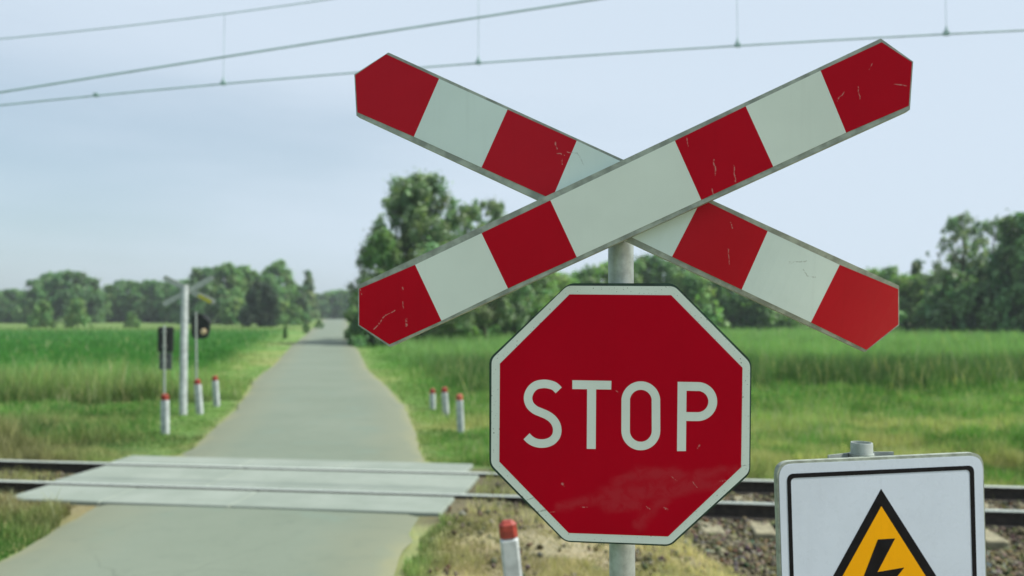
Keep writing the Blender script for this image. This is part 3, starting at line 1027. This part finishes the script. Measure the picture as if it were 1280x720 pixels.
YAW = R(8.6)
SP = Plane(776, 518, 1.82, YAW)
pole_xy = SP.o + SP.r * SP.p(776.5, 518)[0] - SP.n * .0535
GZ = -.13
sign = empty('railway_crossing_sign', (pole_xy[0], pole_xy[1], GZ),
             'red and white crossbuck over a red octagonal STOP plate on one grey pole', 'road sign')
bpy.context.view_layer.update()
mb = MB()
top_z = at_depth(780, 246, pole_xy[1])[2]
mb.tube([(0, 0, -.3), (0, 0, 1.0), (0, 0, top_z - GZ)], .030, 28)
pole = mb.obj('pole', M['galv'], sign); smooth_angle(pole, 40)
mb = MB()
for zc in (SP.o[2] + .13, SP.o[2] - .16, top_z - .03):
    mb.tube([(0, 0, zc - GZ - .016), (0, 0, zc - GZ + .016)], .0345, 24)
    c = Vector((0, 0, zc - GZ)) + Vector(SP.n) * .03
    mb.box(c, (.12, .012, .03), Matrix.Rotation(-YAW, 3, 'Z'))
mb.obj('clamp', M['galv'], sign)

OCT_OUT = [(711, 354), (842, 354), (939.5, 451.5), (938, 592), (838, 683), (706, 677.5), (611.5, 582), (611.5, 448)]
OCT_WH = [(709, 357.2), (843, 357.8), (937.6, 453.5), (936.4, 590), (837, 680.6), (706.8, 675.6), (614, 580.5), (614.6, 449)]
OCT_RED = [(712, 368), (839, 369), (928, 459.5), (926.2, 584), (835, 670.4), (711, 666), (624.3, 577), (625, 454.5)]
oo = ccw(round_poly(SP.poly(OCT_OUT), .014)); ow = ccw(round_poly(SP.poly(OCT_WH), .011)); orr = ccw(round_poly(SP.poly(OCT_RED), .0006))


def q(px, py): return SP.p(px, py)


refl_patch = [((q(770, 604)), (q(800, 590)), .010), (q(798, 592), q(850, 594), .014), (q(846, 596), q(917, 588), .009), (q(860, 606), q(900, 604), .010),  # outline of the reflection painted low on the STOP plate
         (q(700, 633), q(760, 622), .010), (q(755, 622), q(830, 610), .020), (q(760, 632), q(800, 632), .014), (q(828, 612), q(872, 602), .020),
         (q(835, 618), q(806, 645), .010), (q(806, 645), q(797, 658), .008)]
marks = [(q(702, 604), q(705, 607), .0016), (q(830, 634), q(833, 636), .002), (q(866, 601), q(872, 609), .0010), (q(900, 601), q(908, 600), .0010), (q(872, 560), q(875, 557), .0011),
         (q(840, 596), q(846, 600), .0009), (q(688, 640), q(694, 639), .001), (q(808, 633), q(812, 636), .001), (q(770, 489), q(772, 491), .0012), (q(726, 634), q(734, 634), .0009)]
M['stop_red'] = sheeting('red stop sheeting', RED_C, .34, marks, (0.55, 0.40, 0.36), refl_patch)
wm = [(q(672, 640), q(684, 636), .0024), (q(658, 625), q(672, 620), .0011), (q(905, 612), q(913, 617), .001), (q(926, 583), q(937, 581), .0011), (q(904, 622), q(908, 626), .0016),
      (q(938, 575), q(936, 590), .0013)]
M['stop_white'] = sheeting('white stop border sheeting', WHITE_C, .4, wm, (0.06, 0.075, 0.05), dots=.13)
mb = MB()
mb.prism(oo, -.022, -.001, 0)
mb.prism(ow, -.002, 0.0008, 1)
mb.prism(orr, -.001, 0.0016, 2)
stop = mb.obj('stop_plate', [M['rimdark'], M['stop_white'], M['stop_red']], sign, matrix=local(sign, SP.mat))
stop['label'] = 'red octagonal STOP plate with white border and a painted reflection low on its face'


def stroke(path, width, closed=False):
    pts = [Vector(p) for p in path]; n = len(pts); L, Rr = [], []
    for i in range(n):
        a = pts[(i - 1) % n] if (closed or i > 0) else pts[i]
        b = pts[(i + 1) % n] if (closed or i < n - 1) else pts[i]
        t = (b - a).normalized(); nn = Vector((-t.y, t.x)) * width / 2
        L.append(pts[i] + nn); Rr.append(pts[i] - nn)
    return L, Rr


def spline(pts, sub=6):
    out = []
    P = [Vector(p) for p in pts]
    for i in range(len(P) - 1):
        p0, p1, p2, p3 = P[max(i - 1, 0)], P[i], P[i + 1], P[min(i + 2, len(P) - 1)]
        for k in range(sub):
            t = k / sub
            out.append(.5 * ((2 * p1) + (p2 - p0) * t + (2 * p0 - 5 * p1 + 4 * p2 - p3) * t * t + (3 * p1 - p0 - 3 * p2 + p3) * t ** 3))
    out.append(P[-1])
    return out


def letter_mesh(parts):
    """parts: list of (L, R, closed) in pixel space -> raised letter in plane space"""
    mb = MB()
    z0, z1 = .0012, .0024
    for L, Rr, closed in parts:
        n = len(L)
        A = [SP.p(*p) for p in L]; B = [SP.p(*p) for p in Rr]
        vs = [(x, y, z1) for x, y in A] + [(x, y, z1) for x, y in B] + [(x, y, z0) for x, y in A] + [(x, y, z0) for x, y in B]
        fs = []
        for i in range(n if closed else n - 1):
            j = (i + 1) % n
            fs += [(i, j, n + j, n + i)[::-1], (2 * n + i, 2 * n + j, j, i)[::-1], (n + i, n + j, 3 * n + j, 3 * n + i)[::-1]]
        if not closed:
            fs += [(0, n, 3 * n, 2 * n), (n - 1, 2 * n - 1, 4 * n - 1, 3 * n - 1)]
        mb.add(vs, fs)
    return mb


def zl(x, y): return (640 + x / 6, 460 + y / 6)      # coordinates read in an enlarged crop of the lettering
def zr(x, y): return (770 + x / 6, 460 + y / 6)


s_path = [zl(*p) for p in [(351, 167), (318, 136), (272, 121), (228, 119), (178, 131), (139, 168), (121, 222), (135, 275), (172, 312), (216, 332), (262, 352), (304, 382), (332, 424), (340, 470), (328, 514), (293, 549), (240, 565), (186, 561), (142, 541), (110, 511)]]
M['letter'] = sheeting('white letter sheeting', WHITE_C, .4)
L, Rr = stroke(spline(s_path), 10.6)
T_bar = ([Vector(zl(453, 91)), Vector(zl(746, 96))], [Vector(zl(453, 157)), Vector(zl(744, 161))], False)
T_stem = ([Vector(zl(564, 157.5)), Vector(zl(561, 605))], [Vector(zl(631, 159)), Vector(zl(628, 606))], False)
o_path = [zr(186 + 114 * math.cos(a) if 1 else 0, (247 if math.sin(a) < 0 else 468) + 116 * math.sin(a)) for a in np.linspace(0, 2 * math.pi, 49)[:-1]]
P_top = [zr(529, 137), zr(560, 137.5), zr(612, 138.5)] + [zr(612 + 113 * math.sin(a), 251 - 113 * math.cos(a)) for a in np.linspace(.12, math.pi - .12, 22)] + [zr(612, 364), zr(560, 363.5), zr(526.5, 363)]
P_stem = ([Vector(zr(462, 103)), Vector(zr(457, 622))], [Vector(zr(529, 104)), Vector(zr(524, 622))], False)
lp, rp = stroke(P_top, 11.0)
lo, ro = stroke(o_path, 10.6, True)
for nm, parts in (('letter', [(L, Rr, False)]), ('letter', [T_bar, T_stem]), ('letter', [(lo, ro, True)]), ('letter', [P_stem, (lp, rp, False)])):
    m_ = letter_mesh(parts)
    lt = m_.obj(nm, M['letter'], stop)
    # all faces to the front
    import bmesh
    bm = bmesh.new(); bm.from_mesh(lt.data); bmesh.ops.recalc_face_normals(bm, faces=bm.faces); bm.to_mesh(lt.data); bm.free()

# ---- crossbuck arms: outline and stripe borders read from the photograph, set in two planes
def arm(w, outer, inner, bounds, colors, bend=0.0, gloss=.06, white=WHITE_C, marks=()):
    """outer: rim outline (px); bounds: list of ((top px),(bottom px)) stripe borders; w: distance of the face before the plane"""
    axis = (Vector(SP.p(*outer['tip1'], w)) - Vector(SP.p(*outer['tip0'], w)))
    ctr = (Vector(SP.p(*outer['tip1'], w)) + Vector(SP.p(*outer['tip0'], w))) / 2
    ax = axis.normalized()

    def bendw(p):
        s = (Vector(p) - ctr).dot(ax)
        return -bend * max(0.0, s - .10) ** 2
    def P(px, py, dw=0.0):
        ww = w
        for _ in range(6):
            p = SP.p(px, py, ww); ww = w + bendw(p)
        return (p[0], p[1], ww + dw)
    def lerp_px(a, b, t): return (a[0] + (b[0] - a[0]) * t, a[1] + (b[1] - a[1]) * t)
    T0, T1, B0, B1, E0, E1 = [outer[k] for k in ('t0', 't1', 'b0', 'b1', 'tip0', 'tip1')]
    N = 24
    up = [E0] + [lerp_px(T0, T1, i / N) for i in range(N + 1)] + [E1]
    lo = [E0] + [lerp_px(B0, B1, i / N) for i in range(N + 1)] + [E1]
    mb = MB(); n = len(up)
    depth = .026
    vs = [P(*p) for p in up] + [P(*p) for p in lo] + [P(*p, -depth) for p in up] + [P(*p, -depth) for p in lo]
    fs = []
    for i in range(n - 1):
        fs += [(i, n + i, n + i + 1, i + 1), (2 * n + i, 2 * n + i + 1, 3 * n + i + 1, 3 * n + i),
               (2 * n + i, i, i + 1, 2 * n + i + 1), (n + i, 3 * n + i, 3 * n + i + 1, n + i + 1)]
    mb.add(vs, fs, 0)
    # face stripes, 1 mm proud
    iT0, iT1, iB0, iB1, iE0, iE1 = [inner[k] for k in ('t0', 't1', 'b0', 'b1', 'tip0', 'tip1')]
    cuts = [(iT0, iB0)] + bounds + [(iT1, iB1)]
    dz = .0012
    for k in range(len(cuts) - 1):
        (a, b), (c, d) = cuts[k], cuts[k + 1]
        S = 8
        vv, ff = [], []
        for i in range(S + 1):
            vv += [P(*lerp_px(a, c, i / S), dz), P(*lerp_px(b, d, i / S), dz)]
        for i in range(S): ff.append((2 * i, 2 * i + 1, 2 * i + 3, 2 * i + 2))
        mb.add(vv, ff, 1 + (0 if colors[k] == 'r' else 1))
        if k == 0: mb.add([P(*iE0, dz), P(*b, dz), P(*a, dz)], [(0, 1, 2)], 1 + (0 if colors[k] == 'r' else 1))
        if k == len(cuts) - 2: mb.add([P(*iE1, dz), P(*c, dz), P(*d, dz)], [(0, 1, 2)], 1 + (0 if colors[k] == 'r' else 1))
    red = sheeting('red crossbuck sheeting', (0.43, 0.003, 0.014), .34, [(SP.p(*a, w), SP.p(*b, w), r) for a, b, r in marks], (0.52, 0.46, 0.40), spec=gloss)
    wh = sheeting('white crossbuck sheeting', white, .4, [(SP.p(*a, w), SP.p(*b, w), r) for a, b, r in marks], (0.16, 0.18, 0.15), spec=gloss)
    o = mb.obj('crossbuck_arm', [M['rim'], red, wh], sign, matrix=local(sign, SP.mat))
    bm = bmesh.new(); bm.from_mesh(o.data); bmesh.ops.remove_doubles(bm, verts=bm.verts, dist=1e-5)
    bmesh.ops.recalc_face_normals(bm, faces=[f for f in bm.faces if f.material_index == 0]); bm.to_mesh(o.data); bm.free()
    return o


import bmesh
front = arm(.040,
    dict(tip0=(447.5, 407), t0=(447.5, 356), t1=(1101, 48), tip1=(1141.5, 77), b0=(487, 433.5), b1=(1137.5, 137)),
    dict(tip0=(449.2, 406), t0=(449.2, 361), t1=(1102, 53), tip1=(1139.8, 78), b0=(487, 430.5), b1=(1135.8, 132.5)),
    [((519, 331), (552, 401)), ((602, 291.5), (635, 360.5)), ((688, 250.5), (721, 321.5)), ((843.5, 176), (876.5, 250)), ((932, 133), (966.5, 208.5)), ((1025.5, 88.5), (1057.5, 166))],
    'rwrwrwr', marks=[((468, 412), (482, 394), .0012), ((482, 394), (494, 387), .0008), ((507, 400), (508, 407), .0022), ((504, 377), (505, 385), .001), ((503, 359), (504, 362), .0012),
                       ((858, 172), (860, 182), .0009), ((892, 199), (894, 220), .0012), ((917, 207), (920, 226), .0010), ((890, 236), (893, 248), .0009),
                       ((1047, 126), (1055, 115), .0009), ((1119, 106), (1133, 107), .0009), ((1072, 110), (1075, 124), .0007), ((1086, 88), (1090, 80), .0008), ((450, 362), (452, 368), .001)])
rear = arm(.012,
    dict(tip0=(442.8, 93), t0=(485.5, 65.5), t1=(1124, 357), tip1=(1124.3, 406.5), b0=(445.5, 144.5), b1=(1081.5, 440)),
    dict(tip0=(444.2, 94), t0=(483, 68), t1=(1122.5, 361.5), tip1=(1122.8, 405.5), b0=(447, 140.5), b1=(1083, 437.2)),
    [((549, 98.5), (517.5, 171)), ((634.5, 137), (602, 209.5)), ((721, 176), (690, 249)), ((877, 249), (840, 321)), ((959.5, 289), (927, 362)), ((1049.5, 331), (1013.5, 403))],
    'rwrwrwr', bend=.74, gloss=.14, white=(.615, .735, .71), marks=[((694, 178), (697, 186), .0012), ((696, 192), (706, 194), .001), ((708, 190), (722, 192), .0009), ((722, 192), (730, 206), .0009), ((703, 198), (702, 205), .0008),  # sky reflection put into the bluer white; bend shaped to catch the sun
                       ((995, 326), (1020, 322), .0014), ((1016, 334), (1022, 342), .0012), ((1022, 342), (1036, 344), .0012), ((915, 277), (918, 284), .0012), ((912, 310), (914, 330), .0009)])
front['label'] = 'front crossbuck arm rising from lower left to upper right'
rear['label'] = 'rear crossbuck arm falling from upper left to lower right'
mb = MB()
for pxy in ((784, 232), (790, 256)):
    pass

# ------------------------------------------------------------------ high voltage warning sign, lower right
EP = Plane(1090, 575, 2.2, R(-11))
ep = EP.o - EP.n * .045 + EP.r * EP.p(1090, 575)[0]
wsign = empty('warning_sign', (ep[0], ep[1], GZ), 'white rectangular plate with yellow and black lightning triangle on a short grey pipe', 'warning sign')
bpy.context.view_layer.update()
OUT = [(971, 577.5), (1229.5, 565.5), (1238, 905), (981, 905)]
eo = ccw(round_poly(EP.poly(OUT), .042, 8))
ei = ccw(round_poly(EP.poly([(973.2, 580.5), (1227.8, 569.5), (1236, 902), (983, 902)]), .040, 8))
l0 = ccw(round_poly(EP.poly([(983.2, 592.3), (1217, 581.6), (1225, 893), (992, 893)]), .020, 8))
l1 = ccw(round_poly(EP.poly([(988.2, 597.6), (1211.6, 587), (1219.5, 888), (997, 888)]), .013, 8))
M['ws_white'] = sheeting('white warning sheeting', (0.535, 0.61, 0.71), .3, spec=.3)
M['ws_yellow'] = sheeting('yellow warning sheeting', (0.78, 0.36, 0.005), .38)
mb = MB()
mb.prism(eo, -.018, -.001, 0)
mb.prism(ei, -.002, .0008, 1)
plate = mb.obj('plate', [M['rim'], M['ws_white']], wsign, matrix=local(wsign, EP.mat))
mb = MB(); mb.ring(l0, l1, .0016); mb.obj('border_line', M['black'], plate)
mb = MB(); tri = ccw(EP.poly([(1101, 611), (1013, 771), (1202.5, 771)]))
mb.prism(tri, .0004, .0016, 0); mb.obj('triangle_frame', M['black'], plate)
mb = MB(); mb.prism(ccw(EP.poly([(1101, 632.5), (1032, 757), (1180, 757)])), .001, .0024, 0); mb.obj('triangle_field', M['ws_yellow'], plate)
bolt = [(1096.6, 674), (1118, 672.7), (1096, 714.7), (1129.4, 709), (1096, 752), (1102, 729), (1074, 733)]
mb = MB(); mb.prism(ccw(EP.poly(bolt)), .0018, .0032, 0); mb.obj('lightning_bolt', M['black'], plate)
# pipe: open at the top
pt = at_depth(1090.5, 553, ep[1])[2] - GZ
r0, r1 = .0295, .0255
mb = MB(); n = 32
ci = lambda r, z: [(r * math.cos(2 * math.pi * k / n), r * math.sin(2 * math.pi * k / n), z) for k in range(n)]
vs = ci(r0, -.3) + ci(r0, pt - .003) + ci(r0 - .001, pt) + ci(r1, pt) + ci(r1, pt - .12)
fs = [(a * n + k, a * n + (k + 1) % n, (a + 1) * n + (k + 1) % n, (a + 1) * n + k) for a in range(4) for k in range(n)] + [tuple(4 * n + k for k in range(n))]
mb.add(vs, fs)
pipe = mb.obj('pipe', M['galv'], wsign); smooth_angle(pipe, 40)
mb = MB()
zc = EP.o[2] + EP.p(1090, 570)[1] - GZ - .012
Ry = Matrix.Rotation(R(15), 3, 'Z')
for s in (-1, 1):
    mb.box(Vector((0, 0, zc - .004)) + Ry @ Vector((s * .066, .012, 0)), (.085, .004, .03), Ry @ Matrix.Rotation(s * -.22, 3, 'Z'))
mb.tube([(0, 0, zc - .02), (0, 0, zc + .012)], .0325, 24)
for s in (-1, 1):
    mb.tube([Vector((0, 0, zc - .004)) + Ry @ Vector((s * .05, -.0, 0)), Vector((0, 0, zc - .004)) + Ry @ Vector((s * .05, .028, 0))], .005, 8)
mb.obj('clamp', M['galv'], wsign)


# ------------------------------------------------------------------ marker posts
def make_marker(h, label, cap_mat, w=.15, t=.11):
    root = empty('marker_post', (0, 0, 0), label, 'marker post')
    ch = .115
    mb = MB(); mb.box((0, 0, (h - ch) / 2 - .15), (w, t, h - ch + .3), bev=.018)
    b = mb.obj('post', M['postwhite'], root)
    mb = MB(); mb.box((0, 0, h - ch / 2 + .001), (w * .96, t * .96, ch), bev=.028)
    c = mb.obj('red_cap', cap_mat, root)
    return root


def set_marker(root, bx, by, leanx, rz=0.0):
    p = on_z(bx, by, -.12)
    root.location = (p[0], p[1], -.12)
    root.rotation_euler = (R(random.uniform(-2, 2)), R(leanx), rz)


GM = 'white marker posts by the crossing'
specs = [
    ((206.5, 543), .77, -1.5, 'capred', 'red capped white marker post left of the road, in front of the flat signal panel'),
    ((250, 519), .82, -5, 'capred', 'red capped leaning white marker post just right of the tall far crossbuck post'),
    ((271, 508), .76, -4, 'capred', 'red capped white marker post left of the road, farthest right of its row'),
    ((576, 541), .75, -2, 'capfaded', 'white marker post with bleached orange cap right of the road, nearest the stop sign'),
    ((558, 523), .69, -4, 'capred', 'red capped white marker post, middle one of the row right of the road'),
    ((541, 512), .50, -2, 'capred', 'shortest white marker post right of the road, dull cap, nearest the asphalt'),
]
for (bx, by), h, ln, cap, lab in specs:
    o = make_marker(h, lab, M[cap], w=.14 if bx < 540 else .125); o['group'] = GM
    set_marker(o, bx, by, ln, R(-10))
near = make_marker(.78, 'red capped leaning white marker post in the foreground left of the stop sign', M['capred'], .128, .10)
near['group'] = GM
pn = at_depth(634, 651, 5.55)
near.rotation_euler = (R(-1), R(-6), R(3))
near.location = Vector((pn[0], pn[1], 0)) + Vector((math.sin(R(6)) * .78, 0, pn[2] - .775))

# ------------------------------------------------------------------ far crossbuck, seen from behind
b = on_z(229, 521, -.12); D = b[1]
far_sign = empty('crossbuck_post', (b[0], b[1], -.12), 'tall thick white post carrying a grey backed crossbuck, across the track left of the road', 'road sign')
pp = lambda px, py: Vector(at_depth(px, py, D)) - Vector((b[0], b[1], -.12))
mb = MB()
mb.tube([(0, 0, -.3), pp(229.5, 450), pp(231, 356)], [.085, .082, .075], 20)
po = mb.obj('post', M['postwhite'], far_sign); smooth_angle(po, 40)


def far_arm(a, c, mat, off, wd=.125):
    p0, p1 = pp(*a), pp(*c)
    d = (p1 - p0); L = d.length; ang = math.atan2(d.z, d.x)
    mb = MB(); hw = wd / 2
    poly = [(-L / 2 + hw * .6, -hw), (L / 2 - hw * .6, -hw), (L / 2, 0), (L / 2 - hw * .6, hw), (-L / 2 + hw * .6, hw), (-L / 2, 0)]
    mb.prism(poly, -.012, .012)
    Mx = Matrix.Translation((p0 + p1) / 2 + Vector((0, off, 0))) @ Matrix.Rotation(-ang, 4, 'Y') @ Matrix.Rotation(R(90), 4, 'X')
    return mb.obj('crossbuck_arm', mat, far_sign, matrix=Mx)


far_arm((201, 381), (265, 346), M['back'], .10)
a2 = far_arm((201, 346), (266, 379), M['back'], .128)
pm = pp(254, 373.5); e = pp(266, 379) - pp(201, 346); ang = math.atan2(e.z, e.x)
mb = MB(); mb.prism([(-.17, -.038), (.17, -.038), (.17, .038), (-.17, .038)], -.006, .006)
yp = mb.obj('yellow_plate', M['yellowplate'], far_sign, matrix=Matrix.Translation(pm + Vector((0, .09, 0))) @ Matrix.Rotation(-ang, 4, 'Y') @ Matrix.Rotation(R(90), 4, 'X'))

# signal seen from behind, left of the post
b2 = on_z(205.5, 522, -.12); D2 = b2[1]
sg = empty('crossing_signal', (b2[0], b2[1], -.12), 'dark signal panel over a grey plate seen from behind, left of the tall white post', 'signal')
pp2 = lambda px, py: Vector(at_depth(px, py, D2)) - Vector((b2[0], b2[1], -.12))
mb = MB(); mb.tube([(0, 0, -.3), pp2(205.5, 407)], .026, 12); mb.obj('pole', M['galv'], sg)
def board(root, ppf, x0, y0, x1, y1, dy, th, mat, nm, bev=.02):
    A, B = ppf(x0, y1), ppf(x1, y0)
    mb = MB(); mb.box(((A.x + B.x) / 2, (A.y + B.y) / 2 + dy, (A.z + B.z) / 2), (B.x - A.x, th, B.z - A.z), bev=bev)
    return mb.obj(nm, mat, root)
board(sg, pp2, 195.5, 408.5, 215.5, 440, .07, .08, M['darkplastic'], 'signal_head')
board(sg, pp2, 197.3, 440.5, 213.8, 462, .06, .03, M['greyplate'], 'lower_plate', .008)
mb = MB()
for yy in (415, 433, 451):
    c = pp2(205.5, yy); mb.box((c.x, c.y, c.z), (.075, .07, .03))
mb.obj('clamp', M['galv'], sg)

# signal with amber lamp, right of the post
b3 = on_z(246, 512, -.12); D3 = b3[1]
s3 = empty('crossing_signal', (b3[0], b3[1], -.12), 'black rounded signal head with pale lamp on a thin pole, behind the tall white post', 'signal')
pp3 = lambda px, py: Vector(at_depth(px, py, D3)) - Vector((b3[0], b3[1], -.12))
mb = MB(); mb.tube([(0, 0, -.3), pp3(245, 390)], .024, 12); mb.obj('pole', M['galv'], s3)
def lobe(x, y, rx, ry, n=20): return [(x + rx * math.cos(2 * math.pi * k / n), y + ry * math.sin(2 * math.pi * k / n)) for k in range(n)]
mb = MB()
c3 = pp3(249.5, 408); hw, hh = 11.2 / FPX * D3, 15.5 / FPX * D3
poly = round_poly([(-hw, -hh), (hw * .75, -hh), (hw, -hh * .2), (hw, hh * .5), (hw * .4, hh), (-hw, hh)], .14, 5)
mb.prism(ccw(poly), -.05, .05)
hd = mb.obj('signal_head', M['darkplastic'], s3, matrix=Matrix.Translation(c3 + Vector((0, .085, 0))) @ Matrix.Rotation(R(90), 4, 'X'))
c4 = pp3(253.7, 414.5)
mb = MB(); rr = 4.0 / FPX * D3
mb.tube([(0, .04, 0), (0, .012, 0), (0, 0.0, 0)], [rr, rr * .95, rr * .55], 18)
mb.obj('lamp', M['lampglass'], s3, loc=c4 + Vector((0, .018, 0)))
mb = MB(); mb.tube([(0, .03, rr * .2), (0, -.05, rr * .75)], [rr * 1.0, rr * .9], 14, cap=False)
c5 = pp3(257, 398)
mb = MB(); mb.box((c5.x, c5.y + .03, c5.z), (.20, .05, .02), Matrix.Rotation(R(35), 3, 'Y'))
mb.obj('hood', M['greyplate'], s3)

# ------------------------------------------------------------------ overhead wires
def wire_pt(px, py, v):
    """point of the vertical plane over the track (offset v) seen at a pixel"""
    d = ray(px, py)
    n = np.array([EV[0], EV[1], 0])
    t = (v - CAM @ n) / (d @ n)
    return CAM + d * t


def wire(pxs, v, r, label, ext=1.6):
    P = [wire_pt(px, py, v) for px, py in pxs]
    U = np.array([p[0] * EU[0] + p[1] * EU[1] for p in P]); Z = np.array([p[2] for p in P])
    k = np.polyfit(U, Z, 2 if len(P) > 2 else 1)
    us = np.linspace(-60, 45, 160)
    uc = np.clip(us, -13, 10)
    z = np.polyval(k, uc) + np.polyval(np.polyder(k), uc) * (us - uc) * .35
    pts = [Vector((*(uv_to_xy(u, v)), zz)) for u, zz in zip(us, z)]
    mb = MB(); mb.tube(pts, r, 8)
    o = mb.obj('overhead_wire', M['wire'], smooth=True)
    tag(o, label, 'wire', 'overhead line above the track')
    return o, (lambda u: float(np.polyval(k, u)))


VW = V_MID
w3, z3 = wire([(0, 131.5), (279, 105), (598, 79), (922, 57), (1280, 38)], VW, .011, 'lowest overhead wire, running across the whole sky with small clamps')
w2, z2 = wire([(0, 115.5), (280, 71), (520, 34), (740, 0)], VW - .25, .014, 'thick middle overhead wire leaving the top of the picture above the crossbuck')
w1, z1 = wire([(0, 48.5), (140, 35), (279, 17), (400, 1)], VW + .02, .008, 'uppermost thin overhead wire in the upper left corner')
for px, py, drop in ((279, 105, 1), (598, 79, 1), (922, 57, 1), (1183, 43, 1), (120, 119, 0)):
    p = wire_pt(px, py, VW); u = float(p[0] * EU[0] + p[1] * EU[1]); zb = z3(u)
    x, y = uv_to_xy(u, VW)
    mb = MB(); mb.box((x, y, zb + .012), (.07, .035, .055), bev=.006)
    if drop: mb.tube([(x, y, zb + .03), (x, y, zb + .10)], [.022, .008], 8)
    cl = mb.obj('wire_clamp', M['wire'], w3)
    if drop:
        mb = MB(); mb.tube([(x, y, zb + .02), (x, y + .02, max(z1(u), zb + 1.0))], .0032, 6)
        mb.obj('dropper', M['wire'], w3)

# ------------------------------------------------------------------ light, sky, camera
SUN_EL, SUN_AZ = R(52), R(-3)       # azimuth measured from +x towards +y
sd = Vector((math.cos(SUN_EL) * math.cos(SUN_AZ), math.cos(SUN_EL) * math.sin(SUN_AZ), math.sin(SUN_EL)))
sun = bpy.data.lights.new('sun', 'SUN'); sun.energy = 4.9; sun.angle = R(.6); sun.color = (1.0, .95, .86)
so = link(bpy.data.objects.new('sun', sun)); so.rotation_euler = sd.to_track_quat('Z', 'Y').to_euler()

w = bpy.data.worlds.new('World'); scene.world = w; w.use_nodes = True
nt = w.node_tree; bg = nt.nodes['Background']
sky = nt.nodes.new('ShaderNodeTexSky'); sky.sky_type = 'NISHITA'; sky.sun_disc = False
sky.sun_elevation = SUN_EL
sky.sun_rotation = math.atan2(sd.x, sd.y)
sky.air_density = 1.0; sky.dust_density = 2.5; sky.ozone_density = 1.5; sky.altitude = 100
tc = nt.nodes.new('ShaderNodeTexCoord')
mp = nt.nodes.new('ShaderNodeMapping'); mp.inputs['Scale'].default_value = (1.2, 1.2, 5.5); mp.inputs['Rotation'].default_value = (0, R(-8), 0)
nt.links.new(tc.outputs['Generated'], mp.inputs['Vector'])
nz = nt.nodes.new('ShaderNodeTexNoise'); nz.inputs['Scale'].default_value = 1.7; nz.inputs['Detail'].default_value = 5; nz.inputs['Roughness'].default_value = .5
nt.links.new(mp.outputs[0], nz.inputs['Vector'])
sx = nt.nodes.new('ShaderNodeSeparateXYZ'); nt.links.new(tc.outputs['Generated'], sx.inputs[0])
ma = nt.nodes.new('ShaderNodeMath'); ma.operation = 'MULTIPLY_ADD'; ma.inputs[1].default_value = .42
n2 = nt.nodes.new('ShaderNodeMath'); n2.operation = 'MULTIPLY_ADD'; n2.inputs[1].default_value = .55; n2.inputs[2].default_value = .26
nt.links.new(nz.outputs['Fac'], n2.inputs[0])
nt.links.new(sx.outputs[0], ma.inputs[0]); nt.links.new(n2.outputs[0], ma.inputs[2])
mr = nt.nodes.new('ShaderNodeMapRange'); mr.interpolation_type = 'SMOOTHSTEP'
mr.inputs['From Min'].default_value = .12; mr.inputs['From Max'].default_value = .66
mr.inputs['To Min'].default_value = .42; mr.inputs['To Max'].default_value = .95
el = nt.nodes.new('ShaderNodeMapRange'); el.interpolation_type = 'SMOOTHSTEP'
el.inputs['From Min'].default_value = .22; el.inputs['From Max'].default_value = .36
el.inputs['To Min'].default_value = 0; el.inputs['To Max'].default_value = .28
nt.links.new(sx.outputs[2], el.inputs['Value'])
ad = nt.nodes.new('ShaderNodeMath'); ad.operation = 'ADD'
nt.links.new(ma.outputs[0], ad.inputs[0]); nt.links.new(el.outputs[0], ad.inputs[1])
nt.links.new(ad.outputs[0], mr.inputs['Value'])
mx = nt.nodes.new('ShaderNodeMix'); mx.data_type = 'RGBA'
mx.inputs[7].default_value = (5.3, 6.15, 7.1, 1)
tn = nt.nodes.new('ShaderNodeMix'); tn.data_type = 'RGBA'; tn.blend_type = 'MULTIPLY'; tn.inputs[0].default_value = 1
tn.inputs[7].default_value = (.90, 1.06, .98, 1); nt.links.new(sky.outputs[0], tn.inputs[6])
nt.links.new(mr.outputs[0], mx.inputs[0]); nt.links.new(tn.outputs[2], mx.inputs[6])
nt.links.new(mx.outputs[2], bg.inputs['Color']); bg.inputs['Strength'].default_value = .10

# ------------------------------------------------------------------ haze: one closed box of air round the whole scene
hz = bpy.data.materials.new('haze air'); hz.use_nodes = True
ht = hz.node_tree
for nd in list(ht.nodes):
    if nd.type != 'OUTPUT_MATERIAL': ht.nodes.remove(nd)
pv = ht.nodes.new('ShaderNodeVolumePrincipled')
pv.inputs['Color'].default_value = (.80, .90, .97, 1); pv.inputs['Density'].default_value = .0004; pv.inputs['Anisotropy'].default_value = .0
ht.links.new(pv.outputs[0], [n for n in ht.nodes if n.type == 'OUTPUT_MATERIAL'][0].inputs['Volume'])
mb = MB(); mb.box((0, 1850, 13), (6800, 4800, 29))
hb = mb.obj('haze', hz); tag(hb, 'thin pale summer haze over the fields', kind='stuff')

cam = bpy.data.cameras.new('camera'); co = link(bpy.data.objects.new('camera', cam))
cam.sensor_width = 36; cam.lens = FPX / 1280 * 36
co.location = tuple(CAM); co.rotation_euler = (R(90) + PITCH, 0, 0)
cam.clip_start = .05; cam.clip_end = 8000
cam.dof.use_dof = True; cam.dof.focus_distance = 1.84; cam.dof.aperture_fstop = 2.5
scene.camera = co
vs = scene.view_settings
vs.view_transform = 'Standard'; vs.look = 'None'; vs.exposure = 0.38; vs.gamma = 1.0; vs.use_curve_mapping = False
scene.cycles.use_denoising = True
scene.cycles.max_bounces = 6; scene.cycles.transparent_max_bounces = 8
